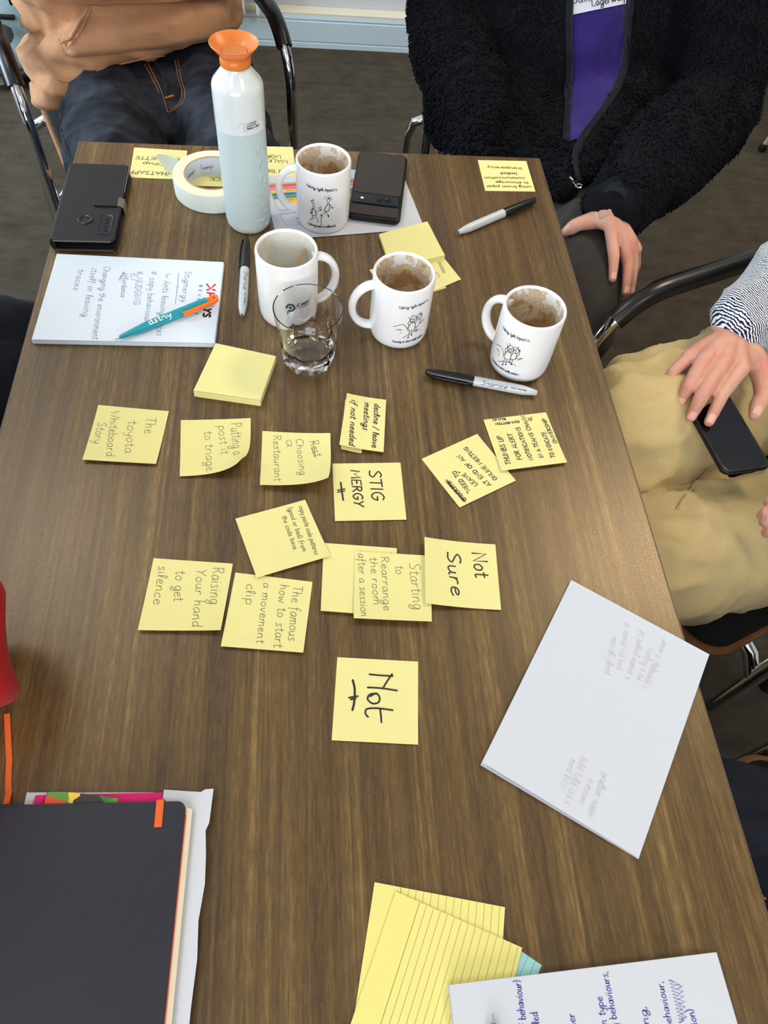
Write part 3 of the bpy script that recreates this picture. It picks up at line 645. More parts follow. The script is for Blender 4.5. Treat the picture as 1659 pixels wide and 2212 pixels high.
note('yellow sticky note reading using brown paper upside down at the far right corner', [(1032, 346.3), (1136.8, 348.4), (1156.4, 414.3), (1048.2, 412.9)], cr=(780, 320, 3.456), ink='ink', w=.0009,
     lines=[('using brown paper', (1270, 286), (930, 281), 6), ('to encourage', (1248, 255), (1004, 250), 6), ('communication', (1220, 220), (916, 217), 6), ('feedback', (1162, 186), (1034, 184), 6), ('transparency', (1200, 148), (944, 138), 6)])
# pads
def pad(label, px, h, tilt=0, sheets=9):
    C = [at(u, v, h) for u, v in px]; c = sum(C, Vector()) / 4
    T = thing('sticky_note_pad', label, 'sticky notes', (c.x, c.y, TZ), 'sticky note pads'); rnd = random.Random(label)
    for k in range(sheets):
        z0, z1 = TZ + .0003 + h * k / sheets, TZ + .0003 + h * (k + 1) / sheets - .0001
        dx, dy = rnd.uniform(-1, 1) * .0004, rnd.uniform(-1, 1) * .0004
        obj('leaf_block', poly_plate(MB(), ccw([(p.x + dx, p.y + dy) for p in C]), z0, z1), M['yellow_light'], T, smooth=False)
    return sheet('top_sheet', C, TZ + h + .0006, M['yellow_light'], edge=(0, 0, .0006, 0), parent=T)
pad('square pad of blank yellow sticky notes below the glass and notepad', [(466, 742), (596, 770), (562, 866), (418, 845)], .0095)
note('blank yellow sticky note under the mug and the small pad, lowest of that stack', [(798, 583), (900, 560), (964, 622), (860, 650)], base=.0003, corners=[Vector((.0661, .3291, 0)), Vector((.140, .356, 0)), Vector((.1663, .2964, 0)), Vector((.091, .262, 0))])
note('yellow sticky note with one faint grey word, sticking out under the small pad', [(955, 552), (996, 603), (938, 628), (880, 580)], base=.0010, corners=[Vector((.1674, .3604, 0)), Vector((.188, .3131, 0)), Vector((.118, .270, 0)), Vector((.096, .338, 0))], cr=(780, 320, 3.456), lines=[('kanban', (572, 858), (612, 940), 6), ('in', (556, 930), (574, 970), 5)], w=.0006)
PB = pad('small pad of blank yellow sticky notes behind the coffee-stained middle mug', [(819, 506), (923, 479), (961, 553), (845, 580)], .006, sheets=5)

# ================================================================= notepad, pens, markers
def flat_text(o, cr, lines, w, ink, dz, parent, strokes=(), name='handwriting', mirror=False, jit=.18):
    mb = MB(); fn = down_on(bvh_of(o), TZ + .2); k = crop(*cr)
    for s, a, c, cap in lines: put_text(mb, s, k(*a, dz), k(*c, dz), cap * .001, w, fn, mirror=mirror, jit=jit)
    for st in strokes:
        ww, pts = (st[0], st[1:]) if isinstance(st[0], float) else (w, st)
        ribbon(mb, [tuple(k(*q, dz)[:2]) for q in pts], ww, fn)
    return obj(name, mb, M[ink], parent, smooth=False)
K7 = (80, 300, 3.072)
NP = [at(*q, .006) for q in [(123, 549), (483, 567), (463, 743), (69, 735)]]
T = thing('notepad', 'white notepad with handwritten notes under the teal pen at left', 'notepad', (-.23, .26, TZ))
for k in range(6):
    rnd = random.Random(k); dx = rnd.uniform(-.0006, .0006)
    obj('page_block', poly_plate(MB(), ccw([(p.x + dx, p.y + dx * .5) for p in NP]), TZ + .0003 + k * .001, TZ + .0012 + k * .001), M['white_lit'], T, smooth=False)
tp = sheet('top_page', NP, TZ + .0066, M['white_lit'], edge=(0, 0, .0006, 0), parent=T)
flat_text(tp, K7, [('Stigmergy', (986, 880), (958, 1085), 7.5), ('> Ants leaving traces', (850, 895), (795, 1312), 8), ('# copy behaviour', (758, 880), (712, 1225), 8), ('# NUDGING', (665, 880), (640, 1105), 8), ('E/', (622, 895), (628, 950), 8), ('Affordance', (572, 892), (556, 1055), 7), ('Changing the environment', (446, 850), (366, 1335), 8), ('itself or leaving', (364, 862), (303, 1185), 8), ('traces', (276, 868), (240, 1008), 8)],
          .0006, 'inknote', .006, T, strokes=[[(940, 893), (932, 990), (918, 1098)], [(945, 985), (925, 985)], [(573, 885), (548, 945)], [(583, 885), (540, 935)]])
# printed logo
flat_text(tp, K7, [('P', (1130, 1020), (1126, 1052), 8.4)], .0026, 'printred', .006, T, name='logo_print', jit=0, strokes=[[.0026, (1183, 968), (1152, 998), (1126, 966)], [.003, (1182, 1008), (1168, 1003)], [.003, (1128, 1006), (1142, 1002)]])
flat_text(tp, K7, [('DA', (1122, 1062), (1114, 1118), 8.4), ('YS', (1110, 1128), (1102, 1186), 8.4)], .0026, 'printblack', .006, T, name='logo_print', jit=0)
flat_text(tp, K7, [('B', (1078, 972), (1077, 986), 3.6), ('E', (1074, 1003), (1073, 1014), 3.6), ('N', (1070, 1031), (1068, 1046), 3.6), ('E', (1064, 1062), (1063, 1074), 3.6), ('L', (1060, 1092), (1058, 1104), 3.6), ('U', (1056, 1120), (1054, 1134), 3.6), ('X', (1051, 1155), (1049, 1168), 3.6)], .0006, 'printblack', .006, T, name='logo_print', jit=0)

def axis_frame(p0, p1):
    p0, p1 = Vector(p0), Vector(p1); x = (p1 - p0).normalized(); y = Vector((0, 0, 1)).cross(x).normalized(); z = x.cross(y)
    return lambda a, b, c: p0 + x * a + y * b + z * c, (p1 - p0).length, x
def cyl_fn(F, r, a0, eps=.0001):              # local (along, arc) onto a barrel of radius r
    return lambda s, t: F(s, (r + eps) * math.sin(-t / r + a0), (r + eps) * math.cos(-t / r + a0))
# ball pen on the notepad
pz = TZ + .0068 + .0055
tip, end = at(246, 736, .0068 + .004), at(466, 643, .0068 + .006)
F, L, ax = axis_frame((tip.x, tip.y, pz), (end.x, end.y, pz)); R_ = .0055
T = thing('ballpoint_pen', 'teal ballpoint pen with orange clip lying on the white notepad', 'pen', (tip.x, tip.y, TZ + .007))
obj('barrel', MB().lathe([(0, .007), (.0018, .007), (.0026, .010), (.0050, .036), (R_, .045), (R_, L * .62), (.0051, L * .622), (R_, L * .626), (R_, L * .905), (0, L * .905)], F(0, 0, 0), 28, axis=ax), M['teal'], T)
obj('pen_tip', MB().lathe([(0, 0), (.0004, .0004), (.0008, .003), (.0018, .008), (0, .0085)], F(0, 0, 0), 16, axis=ax), M['steel'], T)
obj('push_button', MB().lathe([(0, L * .9), (.0046, L * .9), (.0046, L * .965), (.0038, L * .985), (0, L * .99)], F(0, 0, 0), 20, axis=ax), M['orangep'], T)
sd = -1.0
clip = [(L * .985, 0, .004), (L * .995, -.004, .0045), (L * .985, -.0078, .0042), (L * .94, -.0088, .0038), (L * .8, -.0088, .0034), (L * .67, -.0084, .003), (L * .645, -.0078, .003)]
obj('clip', MB().tube([F(a, b, c) for a, b, c in clip], [(.0034, .0022)] * 4 + [(.0036, .0018)] * 3, 12, side=(0, 0, 1)), M['orangep'], T)
mb = MB(); fn = cyl_fn(F, R_, -.40)
st, wd = text_lines('dstny', 0, 0)
for ln in st: ribbon(mb, [(L * .33 + x / wd * L * .215, .0020 - y / 7 * .0066) for x, y in ln], .0011, fn)
obj('lettering', mb, M['printwhite'], T, smooth=False)

def marker(label, capend, tailend, clip_side=1, txt_rot=0.0, logo=True, flip=False):
    r = .0059; z = TZ + r + .0003
    a, c = at(*tailend, r), at(*capend, r); F, L, ax = axis_frame((a.x, a.y, z), (c.x, c.y, z))
    T = thing('permanent_marker', label, 'marker', (a.x, a.y, TZ), 'black permanent markers')
    obj('barrel', MB().lathe([(0, .0), (.0022, .0), (.0032, .0012), (.0047, .010), (.0057, .018), (r, .03), (r, L * .575), (0, L * .575)], F(0, 0, 0), 32, axis=ax), M['grey'], T)
    obj('tail_dimple', MB().lathe([(0, -.0003), (.0012, -.0003), (.0012, .001), (0, .001)], F(0, 0, 0), 14, axis=ax), M['blackmatte'], T)
    obj('cap', MB().lathe([(0, L * .565), (r + .0002, L * .565), (.0061, L * .60), (.0058, L * .75), (.0051, L * .88), (.0042, L * .955), (.0032, L * .992), (.0014, L), (0, L)], F(0, 0, 0), 32, axis=ax), M['black'], T)
    k = clip_side
    cp = [(L * .99, .0020 * k, 0), (L * .95, .0056 * k, 0), (L * .85, .0072 * k, 0), (L * .72, .0078 * k, 0), (L * .62, .0078 * k, 0), (L * .60, .0072 * k, 0)]
    obj('clip', MB().tube([F(*q) for q in cp], [(.0016, .0010), (.0022, .0011), (.0025, .0011), (.0025, .0011), (.0024, .0011), (.0016, .0008)], 10, side=(0, 0, 1)), M['black'], T)
    if logo:
        mb = MB(); fn = cyl_fn(F, r, txt_rot)
        for s, x0, x1, cap, w in (('Sharpie', .50, .27, .0060, .0006), ('FINE', .235, .19, .0022, .0004), ('PERMANENT MARKER', .175, .10, .0010, .0003)):
            st, wd = text_lines(s, .25 if s == 'Sharpie' else 0, .05)
            sg = -1 if not flip else 1
            for ln in st:
                q = [(L * (x0 + (x1 - x0) * x / wd), sg * -(y / 7 * cap - cap / 2)) for x, y in ln] if not flip else [(L * (x1 + (x0 - x1) * x / wd), (y / 7 * cap - cap / 2)) for x, y in ln]
                ribbon(mb, q, w, fn)
        obj('lettering', mb, M['printblack'], T, smooth=False)
    return T
marker('black and grey permanent marker pointing away, left of the plain white mug', (533, 514), (523, 680), 1, -.5)
marker('black and grey permanent marker near the far right corner of the table', (1157, 431), (991, 502), -1, 1.1)
marker('black and grey permanent marker lying in front of the rightmost mug', (918, 803), (1160, 849), 1, .75)
# second pen, only its tip is in the picture
tip, end = at(1064, 2188, .0145), at(1074, 2300, .0165)
F, L, ax = axis_frame((tip.x, tip.y, TZ + .0146), (end.x, end.y, TZ + .0146)); ax = ax; L = .14
T = thing('ballpoint_pen', 'teal pen whose metal tip lies on the white pad at the bottom edge', 'pen', (tip.x, tip.y, TZ + .009))
obj('barrel', MB().lathe([(0, .006), (.0018, .006), (.0026, .010), (.0046, .032), (.0054, .045), (.0054, L), (0, L)], F(0, 0, 0), 24, axis=ax), M['teal'], T)
obj('pen_tip', MB().lathe([(0, 0), (.0004, .0004), (.0008, .003), (.0018, .008), (0, .0085)], F(0, 0, 0), 16, axis=ax), M['steel'], T)

# ================================================================= mugs
def mug_body(x, y, r, h, stain):
    T_o = [(0, .0022), (r * .72, .0022), (r * .75, 0), (r * .86, .0), (r * .95, .003), (r * .985, .009), (r, .020), (r, h - .003), (r - .0007, h - .0008), (r - .0019, h), (r - .0032, h - .0008), (r - .0038, h - .003)]
    inner = [(r - .0038, h - .003), (r - .0040, h * .6), (r - .0042, .016), (r - .009, .008), (r * .5, .006), (0, .006)]
    return T_o, inner
def mug(label, x, y, hang, pang, design=None, r=.0365, h=.0905, inside='stain'):
    T = thing('mug', label, 'mug', (x, y, TZ), 'white coffee mugs')
    o, i = mug_body(x, y, r, h, inside)
    obj('cup', MB().lathe(o, (x, y, TZ + .0004), 72), M['ceramic'], T, auto=50)
    link_i = MB().lathe(i, (0, 0, .0), 64)
    im = link_i.mesh('inner_wall'); ob = bpy.data.objects.new('inner_wall', im); COL.objects.link(ob); im.materials.append(M[inside]); im.polygons.foreach_set('use_smooth', [True] * len(im.polygons))
    ob.parent = T; ob.location = (0, 0, .0004)
    ob.rotation_euler = (0, 0, hang)
    d = Vector((math.cos(hang), math.sin(hang), 0)); c = Vector((x, y, TZ))
    pts = []
    for k in range(17):
        a = math.radians(100 - 200 * k / 16)
        pts.append(c + d * (r - .0055 + max(0, math.cos(a) + .17) * .0245) + Vector((0, 0, h * .49 + math.sin(a) * h * .335)))
    obj('handle', MB().tube(pts, [(.0068, .0046)] * 17, 16, side=d.cross(Vector((0, 0, 1)))), M['ceramic'], T)
    if design:
        def fn(a, z): return Vector((x + (r + .00012) * math.cos(pang + a / r), y + (r + .00012) * math.sin(pang + a / r), TZ + .0004 + z))
        for mat, items in design.items():
            mb = MB()
            for it in items:
                if it[0] == 'text':
                    _, s, p0, p1, cap, w = it; put_text(mb, s, p0, p1, cap, w, fn, .25, .1)
                elif it[0] == 'dot': ribbon(mb, [(it[1] - .0003, it[2]), (it[1] + .0003, it[2])], it[3], fn)
                else: ribbon(mb, smooth_line(it[1]), it[0], fn)
            obj('print', mb, M[mat], T, smooth=False)
    return T
# two friends in the mountains (drawing units: crop pixels, centred)
def dz1(pts): return [((x - 352) * .000148, .0405 - (y - 1300) * .000172) for x, y in pts]
w0 = .0007
D1 = {'printblack': [('text', 'Making Agile Impact is...', (-.0165, .0665), (.0235, .0700), .0042, .0006), ('text', 'Focusing on what really matters', (-.0195, .0135), (.0215, .0150), .0036, .0005)] + [(w0, dz1(q)) for q in [
    [(215, 1313), (255, 1295), (292, 1283), (330, 1320)], [(330, 1320), (275, 1365)], [(240, 1340), (265, 1328), (290, 1338)], [(342, 1245), (372, 1212), (402, 1240), (398, 1262), (372, 1276), (346, 1262), (342, 1245)],
    [(344, 1250), (352, 1239), (362, 1240), (368, 1250), (360, 1262), (348, 1260), (344, 1250)], [(376, 1243), (384, 1233), (396, 1236), (400, 1245), (392, 1255), (380, 1254), (376, 1243)], [(368, 1250), (376, 1246)], [(362, 1268), (374, 1271), (384, 1264)],
    [(334, 1341), (338, 1300), (355, 1278), (378, 1276), (392, 1292), (391, 1338), (362, 1345), (334, 1341)], [(338, 1295), (330, 1270), (342, 1255)], [(350, 1344), (348, 1405)], [(369, 1342), (372, 1388)],
    [(428, 1213), (418, 1230), (420, 1252), (429, 1258), (438, 1250), (440, 1228), (428, 1213)], [(421, 1213), (428, 1200), (436, 1212)], [(393, 1320), (396, 1285), (414, 1262), (430, 1262), (437, 1280), (435, 1310), (412, 1322), (393, 1320)], [(437, 1285), (452, 1255), (446, 1225)],
    [(402, 1320), (398, 1355)], [(416, 1318), (416, 1364)], [(437, 1305), (462, 1292), (488, 1282)], [(452, 1312), (470, 1296), (480, 1290)], [(300, 1412), (335, 1385), (372, 1368), (402, 1355), (455, 1366)], [(326, 1220), (344, 1237)], [(352, 1203), (360, 1220)], [(393, 1224), (412, 1203)], [(398, 1236), (414, 1230)]]]
    + [('dot', *dz1([p])[0], .0022) for p in [(346, 1408), (373, 1391), (397, 1358), (416, 1367), (446, 1222)]],
    'printyellow': [(.0011, dz1([(342, 1336), (345, 1303), (358, 1285)])), (.0016, dz1([(256, 1337), (268, 1332), (280, 1338)])), (.0009, dz1([(431, 1306), (433, 1285)])), (.0014, dz1([(463, 1292), (472, 1287)]))]}
def dz2(pts): return [((x - 520) * .000128, .0385 - (y - 370) * .000148) for x, y in pts]
D2 = {'printblack': [('text', 'Making Agile Impact is...', (-.0205, .0695), (.0235, .0665), .0044, .0007), ('text', 'Exploring ways to collaborate', (-.0185, .0135), (.0205, .0128), .0038, .0005)] + [(w0, dz2(q)) for q in [
    [(597, 236), (584, 250), (584, 270), (597, 283), (609, 270), (610, 250), (597, 236)], [(590, 292), (520, 355)], [(600, 292), (640, 340)], [(570, 372), (548, 400), (522, 415)], [(592, 372), (574, 394), (606, 418)], [(525, 430), (525, 525)], [(443, 296), (432, 312), (434, 336), (443, 346), (454, 334), (455, 310), (443, 296)],
    [(436, 355), (416, 380), (411, 412)], [(470, 388), (518, 358)], [(430, 432), (426, 478), (406, 470)], [(406, 470), (405, 495)], [(470, 435), (490, 462), (487, 490)], [(425, 455), (462, 452)], [(548, 238), (566, 246)], [(560, 220), (574, 232)], [(590, 210), (592, 224)], [(612, 222), (606, 234)], [(632, 238), (616, 244)], [(634, 258), (618, 256)], [(488, 340), (498, 350)], [(502, 330), (508, 344)], [(520, 322), (522, 338)]]]
    + [('dot', *dz2([p])[0], .0024) for p in [(516, 358), (524, 413), (600, 418), (640, 342), (411, 410), (600, 244)]],
    'printteal': [(.0011, dz2(q)) for q in [[(592, 292), (570, 330), (556, 362), (580, 372), (602, 366), (610, 335), (604, 296)], [(440, 352), (428, 390), (425, 424), (448, 430), (470, 424), (462, 384), (446, 352)], [(424, 300), (416, 286), (432, 284)], [(440, 286), (438, 268), (446, 272)]]] + [(.0016, dz2([(526, 428), (603, 430)]))]}
D3 = {'printteal': [(.0030, [(-.0150, .0395), (-.0120, .0440), (-.0070, .0430), (-.0050, .0380), (-.0080, .0345), (-.0125, .0350)]), (.0018, [(-.0125, .0350), (-.0135, .0300)])],
      'printblack': [('dot', -.0100, .0392, .0042), ('text', 'iLean', (-.0025, .0395), (.0135, .0405), .0056, .0011), ('text', 'a community of learners', (-.002, .0362), (.0170, .0372), .0015, .0003)] + [(.0004, [(.006, .037), (.011, .040), (.017, .047)]), (.0004, [(.010, .0365), (.016, .043), (.021, .050)]), (.0005, [(.008, .036), (.012, .041), (.018, .043)])]}
mug('white mug printed with two friends and mountains, coffee stained, beside the glass', .0953, .2167, math.radians(187), math.radians(-76), D1)
mug('white mug printed with two friends, rightmost, behind the marker near the table edge', .2404, .1624, math.radians(134), math.radians(-137), D1)
mug('white mug printed with two handshaking figures, standing on the colour print', .0065, .4331, math.radians(176), math.radians(-96), D2)
mug('plain-backed white mug holding a wooden stirrer, behind the glass', -.040, .2468, math.radians(14), math.radians(-70), D3, inside='lightstain', h=.0955)
# stirrer leaning in the plain mug
s = MB(); F, L, ax = axis_frame((-.055, .235, TZ + .0085), (-.0195, .2665, TZ + .079))
s.tube([F(0, 0, 0), F(L * .5, 0, 0), F(L - .002, 0, 0), F(L, 0, 0)], [(.0028, .0008), (.0028, .0008), (.0026, .0008), (.0016, .0006)], 10, side=(0.5, -.8, 0))
tag(obj('coffee_stirrer', s, M['stick']), 'thin wooden coffee stirrer standing inside the plain white mug', 'stirrer')

# ================================================================= drinking glass
gx, gy, gh = -.0161, .1645, .0815
def ring_r(z, a):                              # rounded nine-sided foot melting into a round bowl
    base = .0282 + (.0392 - .0282) * (z / gh) ** .9
    k = max(0, min(1, (.040 - z) / .012)); n = 9
    am = (a % (2 * PI / n)) - PI / n; polyr = math.cos(PI / n) / math.cos(am)
    return base * (1 + .035 * k) * (1 - k + k * polyr)
mb = MB(); N = 108; rows = []
zs = [.0004, .0015, .004, .010, .018, .026, .033, .0385, .041, .044, .055, .068, .079, .0808]
mb.v.append((gx, gy, TZ + .003)); 
for z in zs:
    rows.append(list(range(len(mb.v), len(mb.v) + N)))
    for i in range(N):
        a = 2 * PI * i / N; r = ring_r(z, a) - (.0022 if z < .001 else (.0008 if z < .002 else 0)); mb.v.append((gx + r * math.cos(a), gy + r * math.sin(a), TZ + .0002 + z))
for r, z in ((.0388, .0815), (.0378, .0810), (.0366, .068), (.0346, .050), (.0328, .036), (.0305, .025), (.026, .0185), (.018, .0160), (.008, .0152)):
    rows.append(list(range(len(mb.v), len(mb.v) + N)))
    for i in range(N): a = 2 * PI * i / N; mb.v.append((gx + r * math.cos(a), gy + r * math.sin(a), TZ + .0002 + z))
mb.v.append((gx, gy, TZ + .0152)); last = len(mb.v) - 1
for i in range(N): mb.f.append((0, rows[0][(i + 1) % N], rows[0][i]))
for A, B in zip(rows, rows[1:]):
    for i in range(N): mb.f.append((A[i], A[(i + 1) % N], B[(i + 1) % N], B[i]))
for i in range(N): mb.f.append((rows[-1][i], rows[-1][(i + 1) % N], last))
mb.mi = [0] * len(mb.f)
tag(obj('drinking_glass', mb, M['glass'], auto=28), 'empty clear faceted drinking glass in front of the plain white mug', 'glass')

# ================================================================= water bottle
bx, by = -.0948, .4208
T = thing('water_bottle', 'tall white and frosted water bottle with orange funnel cap', 'bottle', (bx, by, TZ))
obj('lower_shell', MB().lathe([(0, .003), (.018, .003), (.022, 0), (.0255, .001), (.0288, .006), (.0300, .014), (.0302, .06), (.0297, .139), (.0285, .1405), (.0275, .139), (.0278, .06), (.0275, .014), (.023, .006), (0, .006)], (bx, by, TZ + .0003), 64), M['frost'], T)
obj('upper_shell', MB().lathe([(0, .1400), (.0297, .1400), (.0304, .1408), (.0304, .183), (.0298, .188), (.0280, .192), (.0175, .2045), (.0160, .2065), (.0160, .212), (0, .212)], (bx, by, TZ + .0003), 64), M['bottlewhite'], T, auto=40)
obj('cup_cap', MB().lathe([(0, .208), (.0172, .2085), (.0176, .2095), (.0176, .2150), (.0168, .2165), (.0168, .2190), (.0176, .2200), (.0215, .2240), (.0268, .2300), (.0277, .2318), (.0274, .2322), (.0262, .2308), (.0208, .2252), (.0150, .2222), (.0148, .2212), (0, .2212)], (bx, by, TZ + .0003), 64), M['cap'], T, auto=45)
obj('cup_base_disc', MB().lathe([(0, .2212), (.0140, .2212), (.0145, .2220), (.0140, .2230), (0, .2236)], (bx, by, TZ + .0003), 40), M['cap'], T)
def bfn(r): return lambda a, z: Vector((bx + (r + .0001) * math.cos(a), by + (r + .0001) * math.sin(a), TZ + .0003 + z))
mb = MB(); f0 = bfn(.0304); fa = math.radians(-83)
def on(a, z): return f0(fa + a / .0304, z)
for k, sx in enumerate(('LANGUAGE', 'INSTITUTE', 'REGINA COELI')): put_text(mb, sx, (.0062, .1545 - k * .0030), (.0062 + (.0125, .0125, .0165)[k], .1550 - k * .0030 + .0003), .0018, .0004 + .0001 * k, on, 0, 0)
ribbon(mb, [(.0047, .1575), (.0047, .1455)], .00025, on)
ribbon(mb, smooth_line([(-.0052, .1490), (-.0035, .1545), (0, .1565), (.0022, .1555), (.0026, .1525), (.0014, .1510), (.0026, .1495), (.0020, .1465), (0, .1465)]), .00025, on)
obj('printed_emblem', mb, M['printblack'], T, smooth=False)
mb = MB(); f1 = bfn(.0300)
for k, ch in enumerate('dopper'):              # raised lettering running up the side
    st, wd = text_lines(ch, 0, 0)
    for ln in st:
        z0 = .010 + k * .0205
        q = [(math.radians(-40) - (y - 2) / 7 * .016 / .030, z0 + x / wd * .0150) for x, y in ln]
        mb.tube([f1(a, z) for a, z in q], .0010, 6)
obj('embossed_lettering', mb, M['frost'], T)

# ================================================================= roll of masking tape
tx, ty, th = -.146, .4925, .026
T = thing('tape_roll', 'roll of white masking tape with loose end, left of the water bottle', 'tape', (tx, ty, TZ))
obj('tape_body', MB().lathe([(.0388, .0003), (.0540, .0003), (.0546, .001), (.0546, th - .001), (.0540, th), (.0388, th), (.0388, .0003)], (tx, ty, TZ), 80), M['tapeside'], T, auto=40)
obj('tape_edge', MB().lathe([(.0389, th + .0001), (.0540, th + .0001), (.0540, th + .0003), (.0389, th + .0003), (.0389, th + .0001)], (tx, ty, TZ), 80), M['tape'], T, auto=40)
co = obj('card_core', MB().lathe([(.0388, .0004), (.0388, th + .0006), (.0373, th + .0006), (.0370, .0004), (.0388, .0004)], (tx, ty, TZ), 80), M['core'], T, auto=40)
cb = MB()
cb.lathe([(.03885, th + .0004), (.03885, th + .0009), (.0372, th + .0009), (.0372, th + .0004), (.03885, th + .0004)], (tx, ty, TZ), 80)
obj('core_rim', cb, M['stick'], T)
mb = MB()
def cin(a0): return lambda s, z: Vector((tx + .0369 * math.cos(a0 + s / .0369), ty + .0369 * math.sin(a0 + s / .0369), TZ + z))
for a0 in (150, 105, 60, 15, 195, 240): 
    fnn = cin(math.radians(a0)); put_text(mb, 'Lyreco', (-.0075, .0105), (.0075, .0095), .0050, .0007, fnn, .2, .05); put_text(mb, '337.833', (-.004, .0175), (.004, .0175), .0022, .0003, fnn, 0, 0)
    ribbon(mb, smooth_line([(.008, .009), (.011, .014), (.009, .018)]), .0005, fnn)
obj('lettering', mb, M['inkgrey'], T, smooth=False)
lt = MB(); a0 = math.radians(150)
pp = []
for k in range(9):
    t = k / 8; p = Vector((tx + .0548 * math.cos(a0), ty + .0548 * math.sin(a0), 0)) + Vector((-.030 * t, .012 * t + .004 * math.sin(t * 3), 0)); pp.append(p)
lo = [(p.x + .006 * (k / 8) ** 2, p.y, TZ + .0012) for k, p in enumerate(pp)]; hi = [(p.x - .004 * (k / 8) ** 2, p.y + .002 * k / 8, TZ + th - .0006 - (.002 if k == 8 else 0)) for k, p in enumerate(pp)]
lt.add(lo + hi + [(x + .0002, y + .0002, z) for x, y, z in lo + hi], [(k, k + 1, 10 + k, 9 + k) for k in range(8)] + [(18 + k, 27 + k, 28 + k, 19 + k) for k in range(8)])
obj('loose_end', lt, M['tapeside'], T)

# ================================================================= colour print under mug and phone
br = Vector((.1487, .4176, 0)); a = math.radians(9.2); ex = Vector((math.cos(a), math.sin(a), 0)); ey = Vector((-math.sin(a), math.cos(a), 0))
bl = br - ex * .208; A5 = [bl + ey * .148, br + ey * .148, br, bl]
fl_ = sheet('printed_flyer', A5, TZ + .0003, M['white'], edge=(0, 0, .0008, 0)); tag(fl_, 'white printed flyer with rainbow bars under the mug and brown phone', 'flyer')
def fly(x, y, z=.0007): p = bl + ex * x + ey * y; return (p.x, p.y, TZ + z)
for (y0, y1, c, nm) in ((.118, .124, (226, 110, 50), 'orange'), (.111, .117, (240, 130, 190), 'pink'), (.104, .110, (250, 210, 50), 'yellow'), (.097, .103, (40, 130, 200), 'blue'), (.090, .096, (90, 160, 60), 'green'), (.066, .088, (252, 176, 40), 'amber')):
    for x0, x1 in ((.006, .078), (.082, .140)):
        mb = MB(); 
        x0_ = x0 + (.012 if nm == 'amber' and x0 < .05 else 0) + (.124 - y1) * .12
        mb.add([fly(x0_, y0), fly(x1, y0), fly(x1, y1), fly(x0_, y1)], [(0, 1, 2, 3)])
        if ('bar_' + nm) not in M: M['bar_' + nm] = plain(nm + '_printed_bar', lin(*c), .7)
        obj('printed_bar', mb, M['bar_' + nm], fl_, smooth=False)
mb = MB(); ff = lambda x, y: Vector(fly(x, y, .0008))
for pts in ([(.004, .126), (.142, .126), (.142, .064), (.012, .064), (.004, .126)], [(.012, .056), (.074, .056), (.074, .030), (.017, .030), (.012, .056)], [(.018, .024), (.20, .024)], [(.018, .017), (.20, .017)]): ribbon(mb, pts, .0004, ff)
for k, s in enumerate(('PURPOSE', 'PEOPLE AND PLACE', 'FLOW AND FEEDBACK', 'MAKE IT VISIBLE', 'LEARNING', 'STRUCTURE TO EMERGE')): put_text(mb, s, (.060, .1225 - k * .007), (.028, .1225 - k * .007), .0028, .0003, ff, 0, 0)
for k, s in enumerate(('Stage 1', 'Subscribing', 'to agile')): put_text(mb, s, (.062, .050 - k * .007), (.034, .050 - k * .007), .003, .0003, ff, 0, 0)
put_text(mb, 'Tins', (.128, .014), (.100, .014), .006, .0011, ff, 0, 0); put_text(mb, 'L.', (.125, .007), (.118, .007), .006, .0012, ff, 0, 0); put_text(mb, 'J', (.050, .008), (.046, .008), .007, .0012, ff, 0, 0); put_text(mb, 'workshop guide', (.158, .012), (.132, .012), .0018, .0003, ff, 0, 0)
obj('print', mb, M['printblack'], fl_, smooth=False)
mb = MB(); put_text(mb, 'I', (.132, .020), (.128, .020), .006, .0014, ff, 0, 0)
for dx in (0, .014): ribbon(mb, [(.176 + dx + .006 * math.cos(t), .0165 + .006 * math.sin(t)) for t in np.linspace(0, 2 * PI, 16)], .0010, ff)
obj('print', mb, M['printred'], fl_, smooth=False)

# ================================================================= phones on the table
def phone(name, label, c, ang, w, l, h, z0, body, group=None):
    T = thing(name, label, 'phone', (c[0], c[1], z0), group); xf = frame((c[0], c[1], z0), ang)
    return T, xf
# brown-backed phone, screen down, camera bar nearest the viewer
pa = math.atan2(.0266, .1544)                      # tilt of its long side
T, xf = phone('mobile_phone', 'brown-backed mobile phone with camera bar lying on the flyer', (.0885, .5030), -pa * .9, .0735, .157, .0115, TZ + .0009, None)
rr = rounded_rect(.0745, .158, .009)
obj('case', slab(MB(), rr, [(.004, 0), (.0008, .002), (0, .005), (.0006, .0085), (.003, .0108), (.006, .0112)], xf), M['blackmatte'], T)
obj('back_panel', slab(MB(), rounded_rect(.068, .100, .007), [(.0005, 0), (0, .0004), (.001, .0009)], lambda a, c, z: xf(a, c + .0235, .0111 + z)), M['browncase'], T)
obj('back_panel', slab(MB(), rounded_rect(.068, .021, .005), [(.0005, 0), (0, .0004), (.001, .0009)], lambda a, c, z: xf(a, c - .0655, .0111 + z)), M['browncase'], T)
cbar = obj('camera_bar', slab(MB(), rounded_rect(.066, .0215, .004), [(0, 0), (0, .0012), (.0012, .0020)], lambda a, c, z: xf(a, c - .0415, .0111 + z)), M['glassblack'], T)
obj('lens_island', slab(MB(), rounded_rect(.026, .0115, .0057), [(0, 0), (.0004, .0007)], lambda a, c, z: xf(a + .010, c - .0415, .0131 + z)), M['blackmatte'], cbar)
for dx in (.004, .016): obj('lens', MB().lathe([(0, 0), (.0036, 0), (.0036, .0006), (.0020, .0010), (0, .0008)], xf(dx, -.0415, .0137), 20), M['glassblack'], cbar)
obj('flash', MB().lathe([(0, 0), (.0024, 0), (.0020, .0006), (0, .0008)], xf(-.020, -.0415, .0130), 16), plain('flash_lens', lin(240, 222, 190), .2), cbar)
